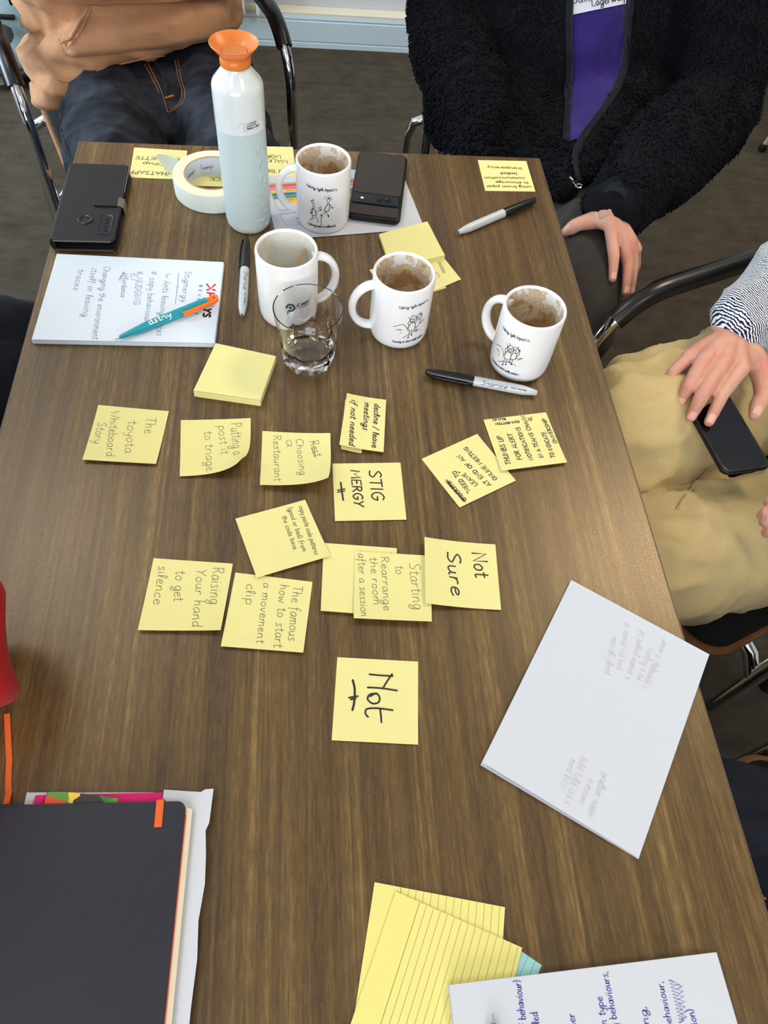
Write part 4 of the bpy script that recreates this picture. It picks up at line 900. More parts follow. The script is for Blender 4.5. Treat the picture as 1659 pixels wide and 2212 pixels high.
obj('port', slab(MB(), rounded_rect(.024, .003, .0014), [(0, 0), (0, .001)], lambda a, c, z: xf(a + .018, -.0788 - z, .0055 + c)), M['glassblack'], T)
obj('speaker_hole', MB().lathe([(0, 0), (.0012, 0), (.001, .0006), (0, .0006)], xf(-.020, -.0786, .0055), 10, axis=xf(0, -1, 0) - xf(0, 0, 0)), M['glassblack'], T)
# leather wallet case
wa = .006
T, xf = phone('phone_wallet', 'worn black leatherette phone wallet case at the left table corner', (-.3035, .4375), wa, .081, .170, .016, TZ + .0003, None)
rr = rounded_rect(.0815, .168, .008)
obj('back_cover', slab(MB(), rr, [(.001, 0), (0, .0008), (0, .0022), (.0008, .0030)], xf), M['leather'], T)
obj('front_cover', slab(MB(), rr, [(.001, .0128), (0, .0134), (0, .0148), (.0012, .0158), (.003, .0160)], xf), M['leather'], T)
spn = MB(); 
for k in range(1): pass
sp = [(-.0395, -.082), (-.0395, .082)]
obj('spine', MB().tube([xf(-.0385, -.0815, .0080), xf(-.0385, .0815, .0080)], [(.0032, .0079)] * 2, 16, side=xf(1, 0, 0) - xf(0, 0, 0)), M['leather'], T)
obj('phone_body', slab(MB(), rounded_rect(.0745, .157, .010), [(.002, .0034), (0, .0050), (0, .0105), (.002, .0124)], lambda a, c, z: xf(a + .001, c, z)), M['black'], T)
obj('clear_holder', slab(MB(), rounded_rect(.0775, .161, .010), [(0, .0032), (0, .0060), (.001, .0064)], lambda a, c, z: xf(a + .001, c, z)), M['blackmatte'], T)
fl1 = obj('clasp', slab(MB(), rounded_rect(.031, .021, .003), [(.0008, .0160), (0, .0166), (0, .0178), (.0010, .0184)], lambda a, c, z: xf(a + .020, c - .003, z)), M['leather'], T)
obj('clasp_strap', MB().tube([xf(.030, -.003, .0172), xf(.038, -.003, .0170), xf(.0425, -.003, .0145), xf(.0432, -.003, .008), xf(.0425, -.003, .0018)], [(.0095, .0008)] * 5, 12, side=xf(0, 1, 0) - xf(0, 0, 0)), M['leatherworn'], T)
edge_w = [xf(x, y, .0161) for x, y in rounded_rect(.076, .1625, .006)]
st = MB()
ew = rounded_rect(.0755, .162, .006, 2)
for (xa, ya), (xb, yb) in zip(ew, ew[1:] + ew[:1]):
    n = max(1, int(math.hypot(xb - xa, yb - ya) / .0045))
    for k in range(n):
        t0, t1 = k / n, (k + .6) / n; st.tube([xf(xa + (xb - xa) * t0, ya + (yb - ya) * t0, .01605), xf(xa + (xb - xa) * t1, ya + (yb - ya) * t1, .01605)], .00022, 4)
tag(obj('stitching', st, M['leatherworn'], T), kind='stuff')
obj('worn_edge', MB().tube([xf(-.036, -.0843, .0152), xf(0, -.0845, .0154), xf(.036, -.0843, .0152)], .0009, 6).tube([xf(-.036, -.0843, .0014), xf(.036, -.0845, .0014)], .0008, 6).tube([xf(.0408, .08, .0150), xf(.0408, .02, .0152)], .0006, 6), M['leatherworn'], T)
rim = obj('sensor_window', MB().lathe([(.0058, 0), (.0092, .0002), (.0098, .0010), (.0084, .0016), (.0062, .0010), (.0058, 0)], xf(-.0015, -.041, .0156), 32), M['black'], T)
obj('sensor_pad', MB().lathe([(0, .0), (.0062, 0), (.0056, .0006), (0, .0002)], xf(-.0015, -.041, .0155), 24), M['glassblack'], rim)
rc = rounded_rect(.0165, .042, .0045)
win = MB(); ri = rounded_rect(.0125, .037, .0035)
vs = [xf(x + .0255, y - .051, z) for (x, y), z in [(q, .0158) for q in rc]] + [xf(x + .0255, y - .051, .0168) for x, y in rounded_rect(.0152, .0405, .0042)] + [xf(x + .0255, y - .051, .0160) for x, y in ri]
n = len(rc); win.add(vs, [(k * n + i, k * n + (i + 1) % n, (k + 1) * n + (i + 1) % n, (k + 1) * n + i) for k in range(2) for i in range(n)])
wn = obj('camera_window', win, M['black'], T)
obj('camera_glass', slab(MB(), ri, [(0, .0156), (0, .0160), (.0008, .0161)], lambda a, c, z: xf(a + .0255, c - .051, z)), M['glassblack'], wn)
for k in range(4): obj('lens', MB().lathe([(0, 0), (.0028, 0), (.0028, .0006), (.0016, .0009), (0, .0006)], xf(.0255, -.0385 - k * .0078, .0160), 18), M['blackmatte'], wn)

# ================================================================= folded sheet at right
fp = [at(*q, .004) for q in [(1234, 1253), (1533, 1414), (1382, 1853), (1041, 1647)]]
T = thing('folded_sheet', 'white folded paper sheet with faint ghost writing hanging over the right edge', 'paper', (.25, -.27, TZ))
lo = [fp[0], fp[1], fp[2] + Vector((0, -.0006, 0)), fp[3] + Vector((-.0008, -.0012, 0))]
sheet('lower_leaf', lo, TZ + .0004, M['white'], edge=(.0022, 0, 0, 0), parent=T)
ul = sheet('upper_leaf', fp, TZ + .0028, M['white'], edge=(0, 0, .0065, .0006), lifts=(0, 0, -.0075, -.005), parent=T, power=1.3)
f_a, f_b = Vector((fp[0].x, fp[0].y, TZ + .0026)), Vector((fp[1].x, fp[1].y, TZ + .0026)); df = (f_b - f_a)
mb = MB(); mb.tube([f_a, f_a + df * .5, f_b], [(.0013, .0004)] * 3, 12, side=(0, 0, 1)); obj('fold', mb, M['white'], T)
KG = (1030, 1230, 3.13)
flat_text(ul, KG, [('jamer p. flelmonth x', (1262, 470), (1118, 795), 7), ('heeling n nu', (1160, 520), (1085, 740), 7), ('ps. pelikel mannik x', (1110, 410), (1005, 735), 7), ('p. nimid isd bed', (1005, 360), (945, 670), 7), ('mes als pleed .', (915, 450), (860, 725), 7), ('pruflear: nodin', (850, 1370), (750, 1660), 7), ('e mieies', (760, 1410), (690, 1575), 7), ('bild told isd x', (705, 1265), (590, 1580), 7), ('med litis', (635, 1275), (565, 1465), 7)],
          .0005, 'inkfaint', .004, T)

# ================================================================= index cards and pad, lower right
def card(label, px, base, mat, first, gap, count, edge=(0, 0, 0, 0), corners=None):
    C = corners or [at(*q) for q in px]
    TL, TR = C[0], C[1]; d = (TR - TL).normalized(); wdt = .105 if mat != 'cardblue' else .088; nrm = Vector((d.y, -d.x, 0)); C = [TL, TL + d * wdt, TL + d * wdt + nrm * .148, TL + nrm * .148]
    o = sheet('index_card', C, TZ + base, M[mat], edge=edge); tag(o, label, 'index card', 'ruled index cards')
    mb = MB(); fn = down_on(bvh_of(o), TZ + .2, .0001)
    for k in range(count):
        x = first + gap * k
        if x < wdt: ribbon(mb, [tuple((TL + d * x + nrm * .148 * t)[:2]) for t in np.linspace(.003, .997, 12)], .00030 if k else .00045, fn)
    obj('ruled_lines', mb, M['line'], o, smooth=False); return o
card('ruled yellow index card, lowest of the two yellow cards beside the white pad', [(809, 1906), (1091, 1960)], .0011, 'cardyellow', .0215, .0061, 14)
cB = at(1170, 2085); d = Vector((.0155, -.0110, 0)).normalized()
card('pale blue ruled index card peeking out from under the yellow cards', None, .0003, 'cardblue', .0215, .0061, 14, corners=[cB - d * .088, cB])
card('ruled yellow index card, topmost, partly under the white writing pad', [(854, 1926), (1124, 2046)], .0019, 'cardyellow', .0205, .0058, 15)
WP = [at(970, 2128, .0095), at(1548, 2057, .0095)]; d = (WP[1] - WP[0]).normalized(); nrm = Vector((d.y, -d.x, 0)); WP = [WP[0], WP[1], WP[1] + nrm * .15, WP[0] + nrm * .15]
T = thing('writing_pad', 'thick white writing pad with blue handwriting at the bottom right corner', 'notepad', (.19, -.54, TZ))
for k in range(4):
    rnd = random.Random(k + 9); dx = rnd.uniform(-.0005, .0005)
    obj('page_block', poly_plate(MB(), ccw([(p.x + dx, p.y + dx) for p in WP]), TZ + .0024 + k * .0017, TZ + .0040 + k * .0017), M['white'], T, smooth=False)
obj('card_back', poly_plate(MB(), ccw([(p.x, p.y) for p in WP]), TZ + .0021, TZ + .0025), M['tape'], T, smooth=False)
tp = sheet('top_page', WP, TZ + .0094, M['white'], parent=T)
K8 = (960, 2040, 2.373)
flat_text(tp, K8, [('of behaviour)', (425, 445), (388, 183), 5.5), ('called', (500, 470), (474, 345), 5.5), ('other', (690, 480), (662, 352), 5.5), ('on type', (838, 440), (808, 268), 5.5), ('big behaviours,', (902, 470), (834, 140), 5.5), ('ing,', (1052, 430), (1032, 318), 5.5), ('behaviour,', (1172, 430), (1118, 190), 5.5), ('tion)', (1302, 430), (1272, 330), 5.5)], .0007, 'inkblue', .0094, T,
          strokes=[[.0009] + [(1218 - k * 2.2 + (14 if k % 2 else -14), 400 - k * 9) for k in range(25)], [.0008] + [(1228 - k * 2.0 + (16 if k % 2 else -12), 385 - k * 13) for k in range(15)]])

# ================================================================= navy notebook, lower left
T = thing('notebook', 'navy soft-cover notebook with orange elastic at the lower left corner', 'notebook', (-.19, -.44, TZ))
na = math.radians(-1.6); NX, NY = -.1192, -.3368
nf = lambda x, y, z=0.0: Vector((NX + math.cos(na) * x - math.sin(na) * y, NY + math.sin(na) * x + math.cos(na) * y, TZ + z))
def cover(mb, z, th, x0=-.149, sag=.0):
    n = 16; r = .007; out = [(x0, 0), (-r, 0)] + [(-r + r * math.sin(t), -r + r * math.cos(t)) for t in np.linspace(0, PI / 2, 6)[1:]] + [(0, -.21 + r)] + [(-r + r * math.cos(t), -.21 + r - r * math.sin(t)) for t in np.linspace(0, PI / 2, 6)[1:]] + [(x0, -.21)]
    N = len(out); up = [nf(x, y, z + th) for x, y in out]; lo_ = [nf(x, y, z) for x, y in out]; inn = [nf(x * .985 - .001, y * .985 - .0012, z + th + .0004) for x, y in out]
    mb.add(lo_ + up + inn, [tuple(range(N))] + [tuple(range(2 * N, 3 * N))[::-1]] + [(k * N + i, (k + 1) * N + i, (k + 1) * N + (i + 1) % N, k * N + (i + 1) % N) for k in range(2) for i in range(N)]); return mb
obj('back_cover', cover(MB(), .0004, .0010), M['navy'], T)
obj('front_cover', cover(MB(), .0128, .0012), M['navy'], T)
obj('spine', MB().tube([nf(-.149, 0, .0075), nf(-.149, -.21, .0075)], [(.004, .0071)] * 2, 18, side=(1, 0, 0)), M['navy'], T)
for k in range(5):
    mb = MB(); z = .0020 + k * .0021
    poly_plate(mb, ccw([tuple(nf(x, y)[:2]) for x, y in ((-.147, -.003), (-.0045, -.003), ((.0052 if k > 2 else -.0015) - .0008 * (k % 2), -.006), ((.0052 if k > 2 else -.0015) - .0008 * (k % 2), -.205), (-.147, -.207))]), TZ + z, TZ + z + .0018); obj('page_block', mb, M['cream'], T, smooth=False)
obj('red_edge', MB().tube([nf(.0004, -.010, .0126), nf(.0004, -.20, .0126)], .0006, 6), plain('red_page_edging', lin(206, 96, 76), .6), T)
el = MB(); ex0, ew = -.0205, .0030
el.tube([nf(ex0, .0012, .004), nf(ex0, .0020, .012), nf(ex0, .0008, .0150), nf(ex0 + .0002, -.004, .0152), nf(ex0 + .0006, -.0195, .0150)], [(ew, .0005)] * 5, 10, side=nf(1, 0) - nf(0, 0))
M['elastic'] = NT('orange_elastic_band'); wv = M['elastic'].wave(M['elastic'].vec(), 190, 0, 0, 1, 'X'); M['elastic'].bump(wv, .6, .0005); M['elastic'] = M['elastic'].set(col=lin(226, 98, 34), rough=.7)
obj('elastic_band', el, M['elastic'], T)
rb = [at(15, 1542, .0006), at(18, 1600, .0006), at(20, 1640, .0006), at(18, 1690, .0008), at(19, 1712, .001), at(14, 1738, .006)]
obj('ribbon_marker', MB().tube([(p.x, p.y, TZ + z) for p, z in zip(rb, (.0008, .0008, .0008, .0010, .0014, .0075))], [(.0024, .0003)] * 6, 8, side=(1, 0, 0)), M['elastic'], T)
# loose papers between the pages
def loose(name, label, pts, z, mat, cat='paper'):
    o = obj(name, poly_plate(MB(), ccw([tuple(nf(x, y)[:2]) for x, y in pts]), TZ + z, TZ + z + .0002), M[mat], smooth=False); tag(o, label, cat, 'loose papers inside the navy notebook'); return o
M['pink'] = m_paper('magenta_paper', lin(214, 44, 116)); M['multicol'] = None
def m_multi():
    t = NT('multicoloured_print'); v = t.n.new('ShaderNodeTexVoronoi'); t.put(v, 'Vector', t.vec((1, 1, 1))); v.inputs['Scale'].default_value = 55
    sep = t.n.new('ShaderNodeSeparateColor'); t.put(sep, 0, v.outputs['Color'])
    t.set(col=t.ramp(sep.outputs[0], [(0, lin(60, 128, 62)), (.3, lin(58, 56, 58)), (.5, lin(216, 82, 44)), (.75, lin(240, 206, 60)), (.9, lin(96, 150, 60))], 'CONSTANT'), rough=.7); return t.m
M['multicol'] = m_multi()
rag = [(-.02, .0105), (.0100, .0080), (.0130, .0100), (.0200, .0105), (.0192, -.010), (.0188, -.016), (.0165, -.0215), (.0185, -.040), (.0195, -.060), (.0170, -.085), (.0185, -.110), (.0170, -.140), (.0160, -.200), (-.02, -.205)]
loose('loose_sheet', 'crumpled white sheet sticking out of the right side of the navy notebook', rag, .0075, 'white')
loose('loose_sheet', 'white sheet whose top edge sticks out above the navy notebook', [(-.130, .0115), (-.03, .0095), (.012, .0060), (.0125, -.18), (-.132, -.19)], .0030, 'white')
loose('pink_sheet', 'magenta paper strip showing above the navy notebook cover', [(-.122, .0085), (-.008, .0088), (-.008, -.05), (-.122, -.05)], .0054, 'pink')
loose('printed_card', 'multicoloured printed card showing above the navy notebook cover', [(-.112, .0100), (-.098, .0098), (-.075, .0072), (-.055, .004), (-.055, -.06), (-.112, -.06)], .0098, 'multicol', 'card')
# ================================================================= people
M['hoodie'] = m_fabric('brown_sweatshirt_fleece', lin(204, 152, 113), lin(182, 132, 96), 700, .3, .95, .1)
def m_denim(name, a, b, worn):
    t = NT(name); n = t.noise(t.vec((1, 1, 1)), 1500, 2, .5); wv = t.wave(t.vec((1, .6, .8)), 420, 2.0, 2, 2); g = t.noise(t.vec(), 11, 4, .6); st = t.noise(t.vec((4, 26, 14)), 1, 4, .6)
    base = t.mix(t.ramp(n, [(.4, 0), (.66, 1)]), a, b)
    t.set(col=t.mix(t.math('MULTIPLY', t.ramp(t.math('ADD', t.math('MULTIPLY', g, .5), t.math('MULTIPLY', st, .5)), [(.45, 0), (.64, 1)]), .85), base, worn), rough=.85, spec=.15)
    t.bump(t.math('ADD', n, t.math('MULTIPLY', wv, .5)), .35, .0007); return t.m
M['denim'] = m_denim('raw_dark_denim', lin(20, 22, 29), lin(36, 39, 48), lin(62, 65, 74))
M['denim2'] = m_denim('dark_blue_denim', lin(15, 18, 26), lin(32, 37, 48), lin(42, 47, 60))
M['fleece'] = m_fabric('black_navy_pile', lin(15, 17, 24), lin(8, 9, 13), 300, .5, 1.0, 0)
M['purple'] = m_fabric('purple_jersey', lin(44, 26, 104), lin(35, 20, 86), 1200, .15, .85, .15)
M['charcoal'] = m_fabric('charcoal_trousers', lin(58, 54, 52), lin(44, 41, 39), 900, .2, .9)
M['beige'] = m_fabric('beige_cotton_twill', lin(204, 183, 132), lin(182, 160, 112), 1100, .25, .9, .15, 14)
M['blackcloth'] = m_fabric('black_navy_cloth', lin(18, 20, 28), lin(12, 13, 19), 900, .2, .9)
M['redcloth'] = m_fabric('red_knit', lin(166, 22, 28), lin(140, 14, 20), 1000, .2, .9)
M['creamcloth'] = m_fabric('cream_cloth', lin(206, 194, 168), lin(190, 178, 150), 900, .2, .9)
M['thread'] = plain('copper_thread', lin(190, 124, 62), .7); M['palethread'] = plain('pale_thread', lin(150, 120, 96), .8)
M['hair'] = m_fabric('brown_hair', lin(70, 50, 36), lin(44, 30, 22), 300, .6, .6); M['eye'] = plain('eye', lin(225, 225, 225), .2); M['lip'] = plain('lips', lin(176, 100, 92), .5)
M['shoe'] = plain('dark_shoe_leather', lin(40, 36, 34), .5)
def m_stripe():
    t = NT('navy_white_ribbed_stripe'); v = t.vec((1, 1, 1), (0, 0, 0)); m = t.n.new('ShaderNodeVectorMath'); m.operation = 'DOT_PRODUCT'; t.put(m, 0, t.tc.outputs['Object']); m.inputs[1].default_value = (.80, .56, .20)
    nz = t.math('MULTIPLY', t.noise(v, 30, 3, .6), .010); nz2 = t.math('MULTIPLY', t.noise(v, 260, 2, .5), .0022)
    ph = t.math('MULTIPLY', t.math('ADD', t.math('ADD', m.outputs['Value'], nz), nz2), 2 * PI / 0.0027)
    s = t.math('SINE', ph); f = t.ramp(t.math('ADD', t.math('MULTIPLY', s, .5), .5), [(.40, 0), (.56, 1)])
    t.set(col=t.mix(f, lin(26, 32, 52), lin(222, 224, 230)), rough=.9, spec=.15, sheen=.1); t.bump(f, .6, .0015); return t.m
M['stripe'] = m_stripe()

def V(*a): return Vector(a)
def surf(bv, u, v, eps=.001):
    h = bv.ray_cast(CAM, ray(u, v))
    if h[0] is None: return None
    n = h[1] if h[1].dot(ray(u, v)) < 0 else -h[1]
    return h[0] + n * eps
def me_bvh(me): return BVHTree.FromPolygons([v.co for v in me.vertices], [list(p.vertices) for p in me.polygons])
def seam(bv, pts, r, name, mat, parent, eps=.0006, dash=0):
    mb = MB(); P = smooth_line(pts, 6); q = [p for p in (surf(bv, u, v, eps) for u, v in P) if p is not None]
    if len(q) < 2: return
    if dash:
        L = [q[0]]; D = [0.0]
        for a, b in zip(q, q[1:]): D.append(D[-1] + (b - a).length)
        x = 0
        def pos(s):
            for i in range(len(D) - 1):
                if D[i] <= s <= D[i + 1]: return q[i].lerp(q[i + 1], (s - D[i]) / max(D[i + 1] - D[i], 1e-9))
            return q[-1]
        while x + dash * .6 < D[-1]: mb.tube([pos(x), pos(x + dash * .6)], r, 5); x += dash
        return tag(obj(name, mb, mat, parent), kind='stuff')
    mb.tube(q, r, 7); return obj(name, mb, mat, parent)
def joined(meshes):
    b = MB()
    for m in meshes: b.add([tuple(v.co) for v in m.vertices], [tuple(p.vertices) for p in m.polygons])
    return b
def hand_prims(wr, fore, knuck, pip, tips, th, rw=.027, rt=.018, up=None, s=1.0):
    """one hand as overlapping limbs: wrist, palm rays, four fingers, thumb"""
    mb = MB(); up = up or Vector((0, 0, 1)); ax = (wr - fore).normalized(); side = ax.cross(up).normalized()
    mb.limb([fore, fore.lerp(wr, .5), wr], [(rw * 1.25, rt * 1.35), (rw * 1.1, rt * 1.2), (rw, rt)], side=side, n=20)
    for k in range(4):
        kn = knuck[k]; st = wr.lerp(kn, .12)
        mb.limb([st, st.lerp(kn, .55), kn], [.0145 * s, .0135 * s, .0112 * s])
        dip = pip[k].lerp(tips[k], .52) + up * .0022
        rr = [.0108, .0098, .0092, .0085, .0076, .0064] if k else [.0094, .0084, .0078, .0072, .0064, .0055]
        mb.limb([kn, kn.lerp(pip[k], .55), pip[k], pip[k].lerp(dip, .5), dip, tips[k]], [r * s for r in rr], sub=3, n=14)
    for k in range(3): mb.limb([wr.lerp(knuck[k], .35), wr.lerp(knuck[k].lerp(knuck[k + 1], .5), .86)], [.014 * s, .0098 * s])
    mb.limb([wr.lerp(knuck[3], .1), th[0], th[1], th[1].lerp(th[2], .55), th[2]], [.016 * s, .0145 * s, .0112 * s, .0108 * s, .0074 * s], n=14)
    mb.limb([th[0], wr.lerp(knuck[3], .62)], [.0135 * s, .0125 * s])
    return mb
def nails(hand_me, parent, tips, prev, up, s=1.0):
    bv = me_bvh(hand_me)
    for t, p in zip(tips, prev):
        d = (t - p).normalized(); sd = d.cross(up).normalized(); n = sd.cross(d).normalized()
        if n.dot(up) < 0: n = -n
        c = t + d * .0005 - d * .0040 * s; mb = MB(); rows = []
        for j in range(5):
            row = []
            for i in range(5):
                x, y = (i / 4 - .5), (j / 4 - .5)
                k = math.sqrt(max(0, 1 - (abs(y) * 1.6) ** 4)) if y < 0 else 1
                q = c + sd * (x * .0098 * s * k) + d * (y * .0115 * s)
                h = bv.ray_cast(q + n * .02, -n); row.append((h[0] if h[0] is not None else q) + n * .0005)
            rows.append(row)
        vs = [q for r in rows for q in r]; mb.add(vs, [(a * 5 + b, a * 5 + b + 1, a * 5 + b + 6, a * 5 + b + 5) for a in range(4) for b in range(4)])
        obj('fingernail', mb, M['nail'], parent)
def head_prims(mb, c, f):
    s = Vector((f.y, -f.x, 0)); z = Vector((0, 0, 1))
    mb.ball(c + z * .025 - f * .01, (.078, .078, .10)); mb.limb([c - z * .01 + f * .015, c - z * .095 + f * .045], [(.062, .075), (.034, .036)], side=s)
    mb.limb([c + f * .080 + z * .012, c + f * .100 - z * .028], [(.007, .008), (.013, .010)], side=s)
    for k in (-1, 1): mb.limb([c + f * .074 + s * (.014 * k) + z * .026, c + f * .070 + s * (.045 * k) + z * .024], [.011, .010])
    for k in (-1, 1): mb.ball(c + f * .062 + s * (.040 * k) - z * .022, (.018, .018, .018))
    mb.ball(c + f * .078 - z * .088, (.020, .020, .016))
    for k in (-1, 1): mb.limb([c + s * (.082 * k) + z * .02 - f * .01, c + s * (.080 * k) - z * .03], [(.006, .016), (.005, .010)], side=s)
    mb.limb([c - z * .06 - f * .02, c - z * .19 - f * .045], [.056, .062])
def face_parts(c, f, P, hairmat='hair', long=False):
    s = Vector((f.y, -f.x, 0)); z = Vector((0, 0, 1))
    for k in (-1, 1):
        e = obj('eye', MB().ball(c + f * .0685 + s * (.031 * k) + z * .010, .0120), M['eye'], P)
        obj('iris', MB().ball(c + f * .0768 + s * (.031 * k) + z * .009, .0050), M['hair'], e)
        obj('eyebrow', MB().limb([c + f * .083 + s * (.016 * k) + z * .032, c + f * .081 + s * (.032 * k) + z * .036, c + f * .070 + s * (.048 * k) + z * .031], [.003, .0036, .002]), M[hairmat], P)
    obj('mouth', MB().limb([c + f * .092 - z * .056 - s * .022, c + f * .098 - z * .055, c + f * .092 - z * .056 + s * .022], [(.003, .005), (.005, .007), (.003, .005)]), M['lip'], P)
    h = MB(); h.ball(c + z * .045 - f * .028, (.090, .090, .098)); h.limb([c - f * .06 + z * .02, c - f * .065 - z * (.18 if long else .06)], [.07, .055])
    me = union(h, .012, 3); displace(me, lambda p: .006 * ridge(p, 30, 30, 8)); link('hair', me, M[hairmat], P)
def person(label, body, hands, group='people seated round the table', voxel=.011):
    b = union(body, voxel, 5); ms = [b] + [union(h, .0019, 5, .5) for h in hands]
    me = joined(ms).mesh('person'); o = link('person', me, M['skin']); tag(o, label, 'person', group); return o, ms[1:]
def inner_body(pel, chest, f, sh, el, wr, hip, kn, an, head):
    """slim continuous figure that the clothes sit on"""
    mb = MB(); s = Vector((f.y, -f.x, 0))
    mb.limb([pel, pel.lerp(chest, .5), chest], [(.135, .095), (.125, .085), (.145, .09)], side=s)
    mb.limb([sh[0], chest + V(0, 0, .05), sh[1]], [.045, .06, .045])
    for k in range(2):
        mb.limb([sh[k], el[k], wr[k]], [.042, .034, .024]); mb.limb([pel.lerp(hip[k], .6), hip[k], kn[k], an[k]], [.070, .056, .042, .028], sub=4)
        mb.limb([an[k], an[k] + f * .10 - V(0, 0, .05)], [.026, .020])
    head_prims(mb, head, f); return mb
def trousers(name, hip, kn, an, pel, mat, parent, f, rh=.098, rk=.078, ra=.062, flat=1.0, fold=.010, voxel=.0075, extra=None, seed=0., smooth=7):
    mb = MB(); s = Vector((f.y, -f.x, 0))
    for k in range(2):
        m = hip[k].lerp(kn[k], .5)
        mb.limb([pel.lerp(hip[k], .55), hip[k], m, kn[k], kn[k].lerp(an[k], .3) , an[k]], [rh, (rh * flat, rh), ((rh * .55 + rk * .45) * flat, rh * .5 + rk * .46), (rk * flat, rk), (rk * .86, rk * .86), ra], side=None, sub=5, n=24)
    mb.limb([hip[0], pel, hip[1]], [rh * .95, rh * 1.15, rh * .95])
    if extra: extra(mb)
    me = union(mb, voxel, smooth); lo = min(a.z for a in an)
    displace(me, lambda p: fold * (ridge(p, 9, 15, 12, seed) * .8 + ridge(p, 24, 20, 24, seed + 5) * .35 - .35))
    return link(name, me, M[mat], parent), me
def shoes(an, f, parent):
    for a in an:
        b = MB().limb([a - f * .05 - V(0, 0, .05), a + f * .06 - V(0, 0, .048), a + f * .17 - V(0, 0, .058)], [(.042, .044), (.046, .042), (.036, .028)], side=Vector((f.y, -f.x, 0)))
        me = union(b, .012, 3)
        for v in me.vertices: v.co.z = max(v.co.z, .004)
        link('shoe', me, M['shoe'], parent)

# ---------------------------------------------------------------- A: brown hooded jumper, far left
f = V(.25, -.968, 0); s = V(-f.y, f.x, 0)   # s: towards the right of the picture
pel, chest = V(-.345, 1.21, .55), V(-.345, 1.25, .97)
hip = [V(-.430, 1.18, .535), V(-.235, 1.21, .540)]; kn = [V(-.345, .75, .535), V(-.135, .79, .535)]; an = [V(-.36, .84, .10), V(-.13, .87, .10)]
sh = [chest - s * .19 + V(0, 0, .06), chest + s * .19 + V(0, 0, .06)]; el = [V(-.575, 1.09, .812), V(-.13, 1.17, .815)]; wr = [V(-.27, .985, .835), V(-.43, 1.0, .875)]
body = inner_body(pel, chest, f, sh, el, wr, hip, kn, an, V(-.33, 1.20, 1.27))
hA = hand_prims(wr[1], wr[1].lerp(el[1], .25), *[[wr[1] + V(-.07 - .012 * (k == j) * 0, .03 + .0, 0) + V(-.005 * k, 0, .012 * k - .02) + V(-.026 * m, .01 * m, 0) for k in range(4)] for m, j in ((0, 0), (1, 0), (2, 0))], [wr[1] + V(-.03, -.01, .02), wr[1] + V(-.06, -.012, .035), wr[1] + V(-.085, -.01, .04)], up=V(0, -1, .2))
hA2 = hand_prims(wr[0], wr[0].lerp(el[0], .25), *[[wr[0] + V(.07, .04, 0) + V(.004 * k, 0, .014 * k - .02) + V(.026 * m, .012 * m, 0) for k in range(4)] for m in range(3)], [wr[0] + V(.03, 0, .02), wr[0] + V(.055, .01, .035), wr[0] + V(.08, .02, .04)], up=V(0, -1, .2))
PA, _ = person('person in a brown hooded jumper and dark jeans, arms crossed, at the far left', body, [hA, hA2])
face_parts(V(-.33, 1.20, 1.27), f, PA)
hd = MB()
hd.limb([V(-.365, 1.225, .635), V(-.36, 1.205, .71), V(-.345, 1.21, .84), chest + V(0, 0, .02)], [(.205, .125), (.208, .125), (.205, .122), (.195, .105)], side=s, n=28)
hd.limb([V(-.560, 1.19, .575), V(-.525, 1.105, .592), V(-.435, 1.062, .640), V(-.32, 1.09, .665), V(-.215, 1.12, .672), V(-.165, 1.22, .665)], [(.030, .034), (.036, .040), (.038, .042), (.036, .040), (.034, .036), (.03, .03)], side=V(0, 0, 1))
hd.limb([V(-.540, 1.18, .520), V(-.528, 1.085, .535), V(-.485, 1.045, .585), V(-.41, 1.055, .625)], [(.030, .030), (.030, .034), (.026, .036), (.02, .03)], side=V(0, 0, 1))
hd.limb([sh[0], sh[1]], [.075, .075]); hd.limb([sh[0], chest + V(0, 0, .12) - f * .03, sh[1]], [.06, .085, .06])
for k in range(2): hd.limb([sh[k], sh[k].lerp(el[k], .55), el[k], el[k].lerp(wr[k], .5), wr[k]], [.080, .070, .064, .060, .046], n=20)
hd.limb([chest + V(0, .08, .13), chest + V(0, .10, .02)], [(.11, .05), (.09, .04)], side=s)
me = union(hd, .0075, 6); displace(me, lambda p: .0125 * (ridge(p, 7, 7, 20, 3.1) * .9 + ridge(p, 18, 18, 26, 1.7) * .35 - .4) * (1.25 if p.z < .74 else .9))
HD = link('hoodie', me, M['hoodie'], PA); bvH = me_bvh(me); q1 = lambda pts: [(x / 2.514, y / 2.514) for x, y in pts]
# kangaroo pocket laid over the jumper
rows = []
for j in range(9):
    t = j / 8; L = (475 + (365 - 475) * t - 25 * math.sin(PI * t), 25 + (305 - 25) * t); R = (1215 + (1290 - 1215) * t, 10 + (175 - 10) * t); row = []
    for i in range(17):
        w_ = i / 16; p = surf(bvH, (L[0] + (R[0] - L[0]) * w_) / 2.514, (L[1] + (R[1] - L[1]) * w_ + 22 * math.sin(PI * w_) * t) / 2.514, .0045); row.append(p)
    rows.append(row)
mb = MB(); idx = {}
for j, row in enumerate(rows):
    for i, p in enumerate(row):
        if p is not None: idx[(j, i)] = len(mb.v); mb.v.append(tuple(p))
for j in range(8):
    for i in range(16):
        k = [(j, i), (j + 1, i), (j + 1, i + 1), (j, i + 1)]
        if all(a in idx for a in k): mb.f.append(tuple(idx[a] for a in k)); mb.mi.append(0)
pk = obj('pocket', mb, M['hoodie'], HD); so = pk.modifiers.new('thickness', 'SOLIDIFY'); so.thickness = .004; so.offset = -1
seam(bvH, q1([(478, 25), (440, 130), (395, 205), (340, 235)]), .0022, 'pocket_edge', M['hoodie'], HD, .0045); seam(bvH, q1([(497, 45), (470, 140), (425, 205), (375, 262)]), .0009, 'stitching', M['palethread'], HD, .0054)
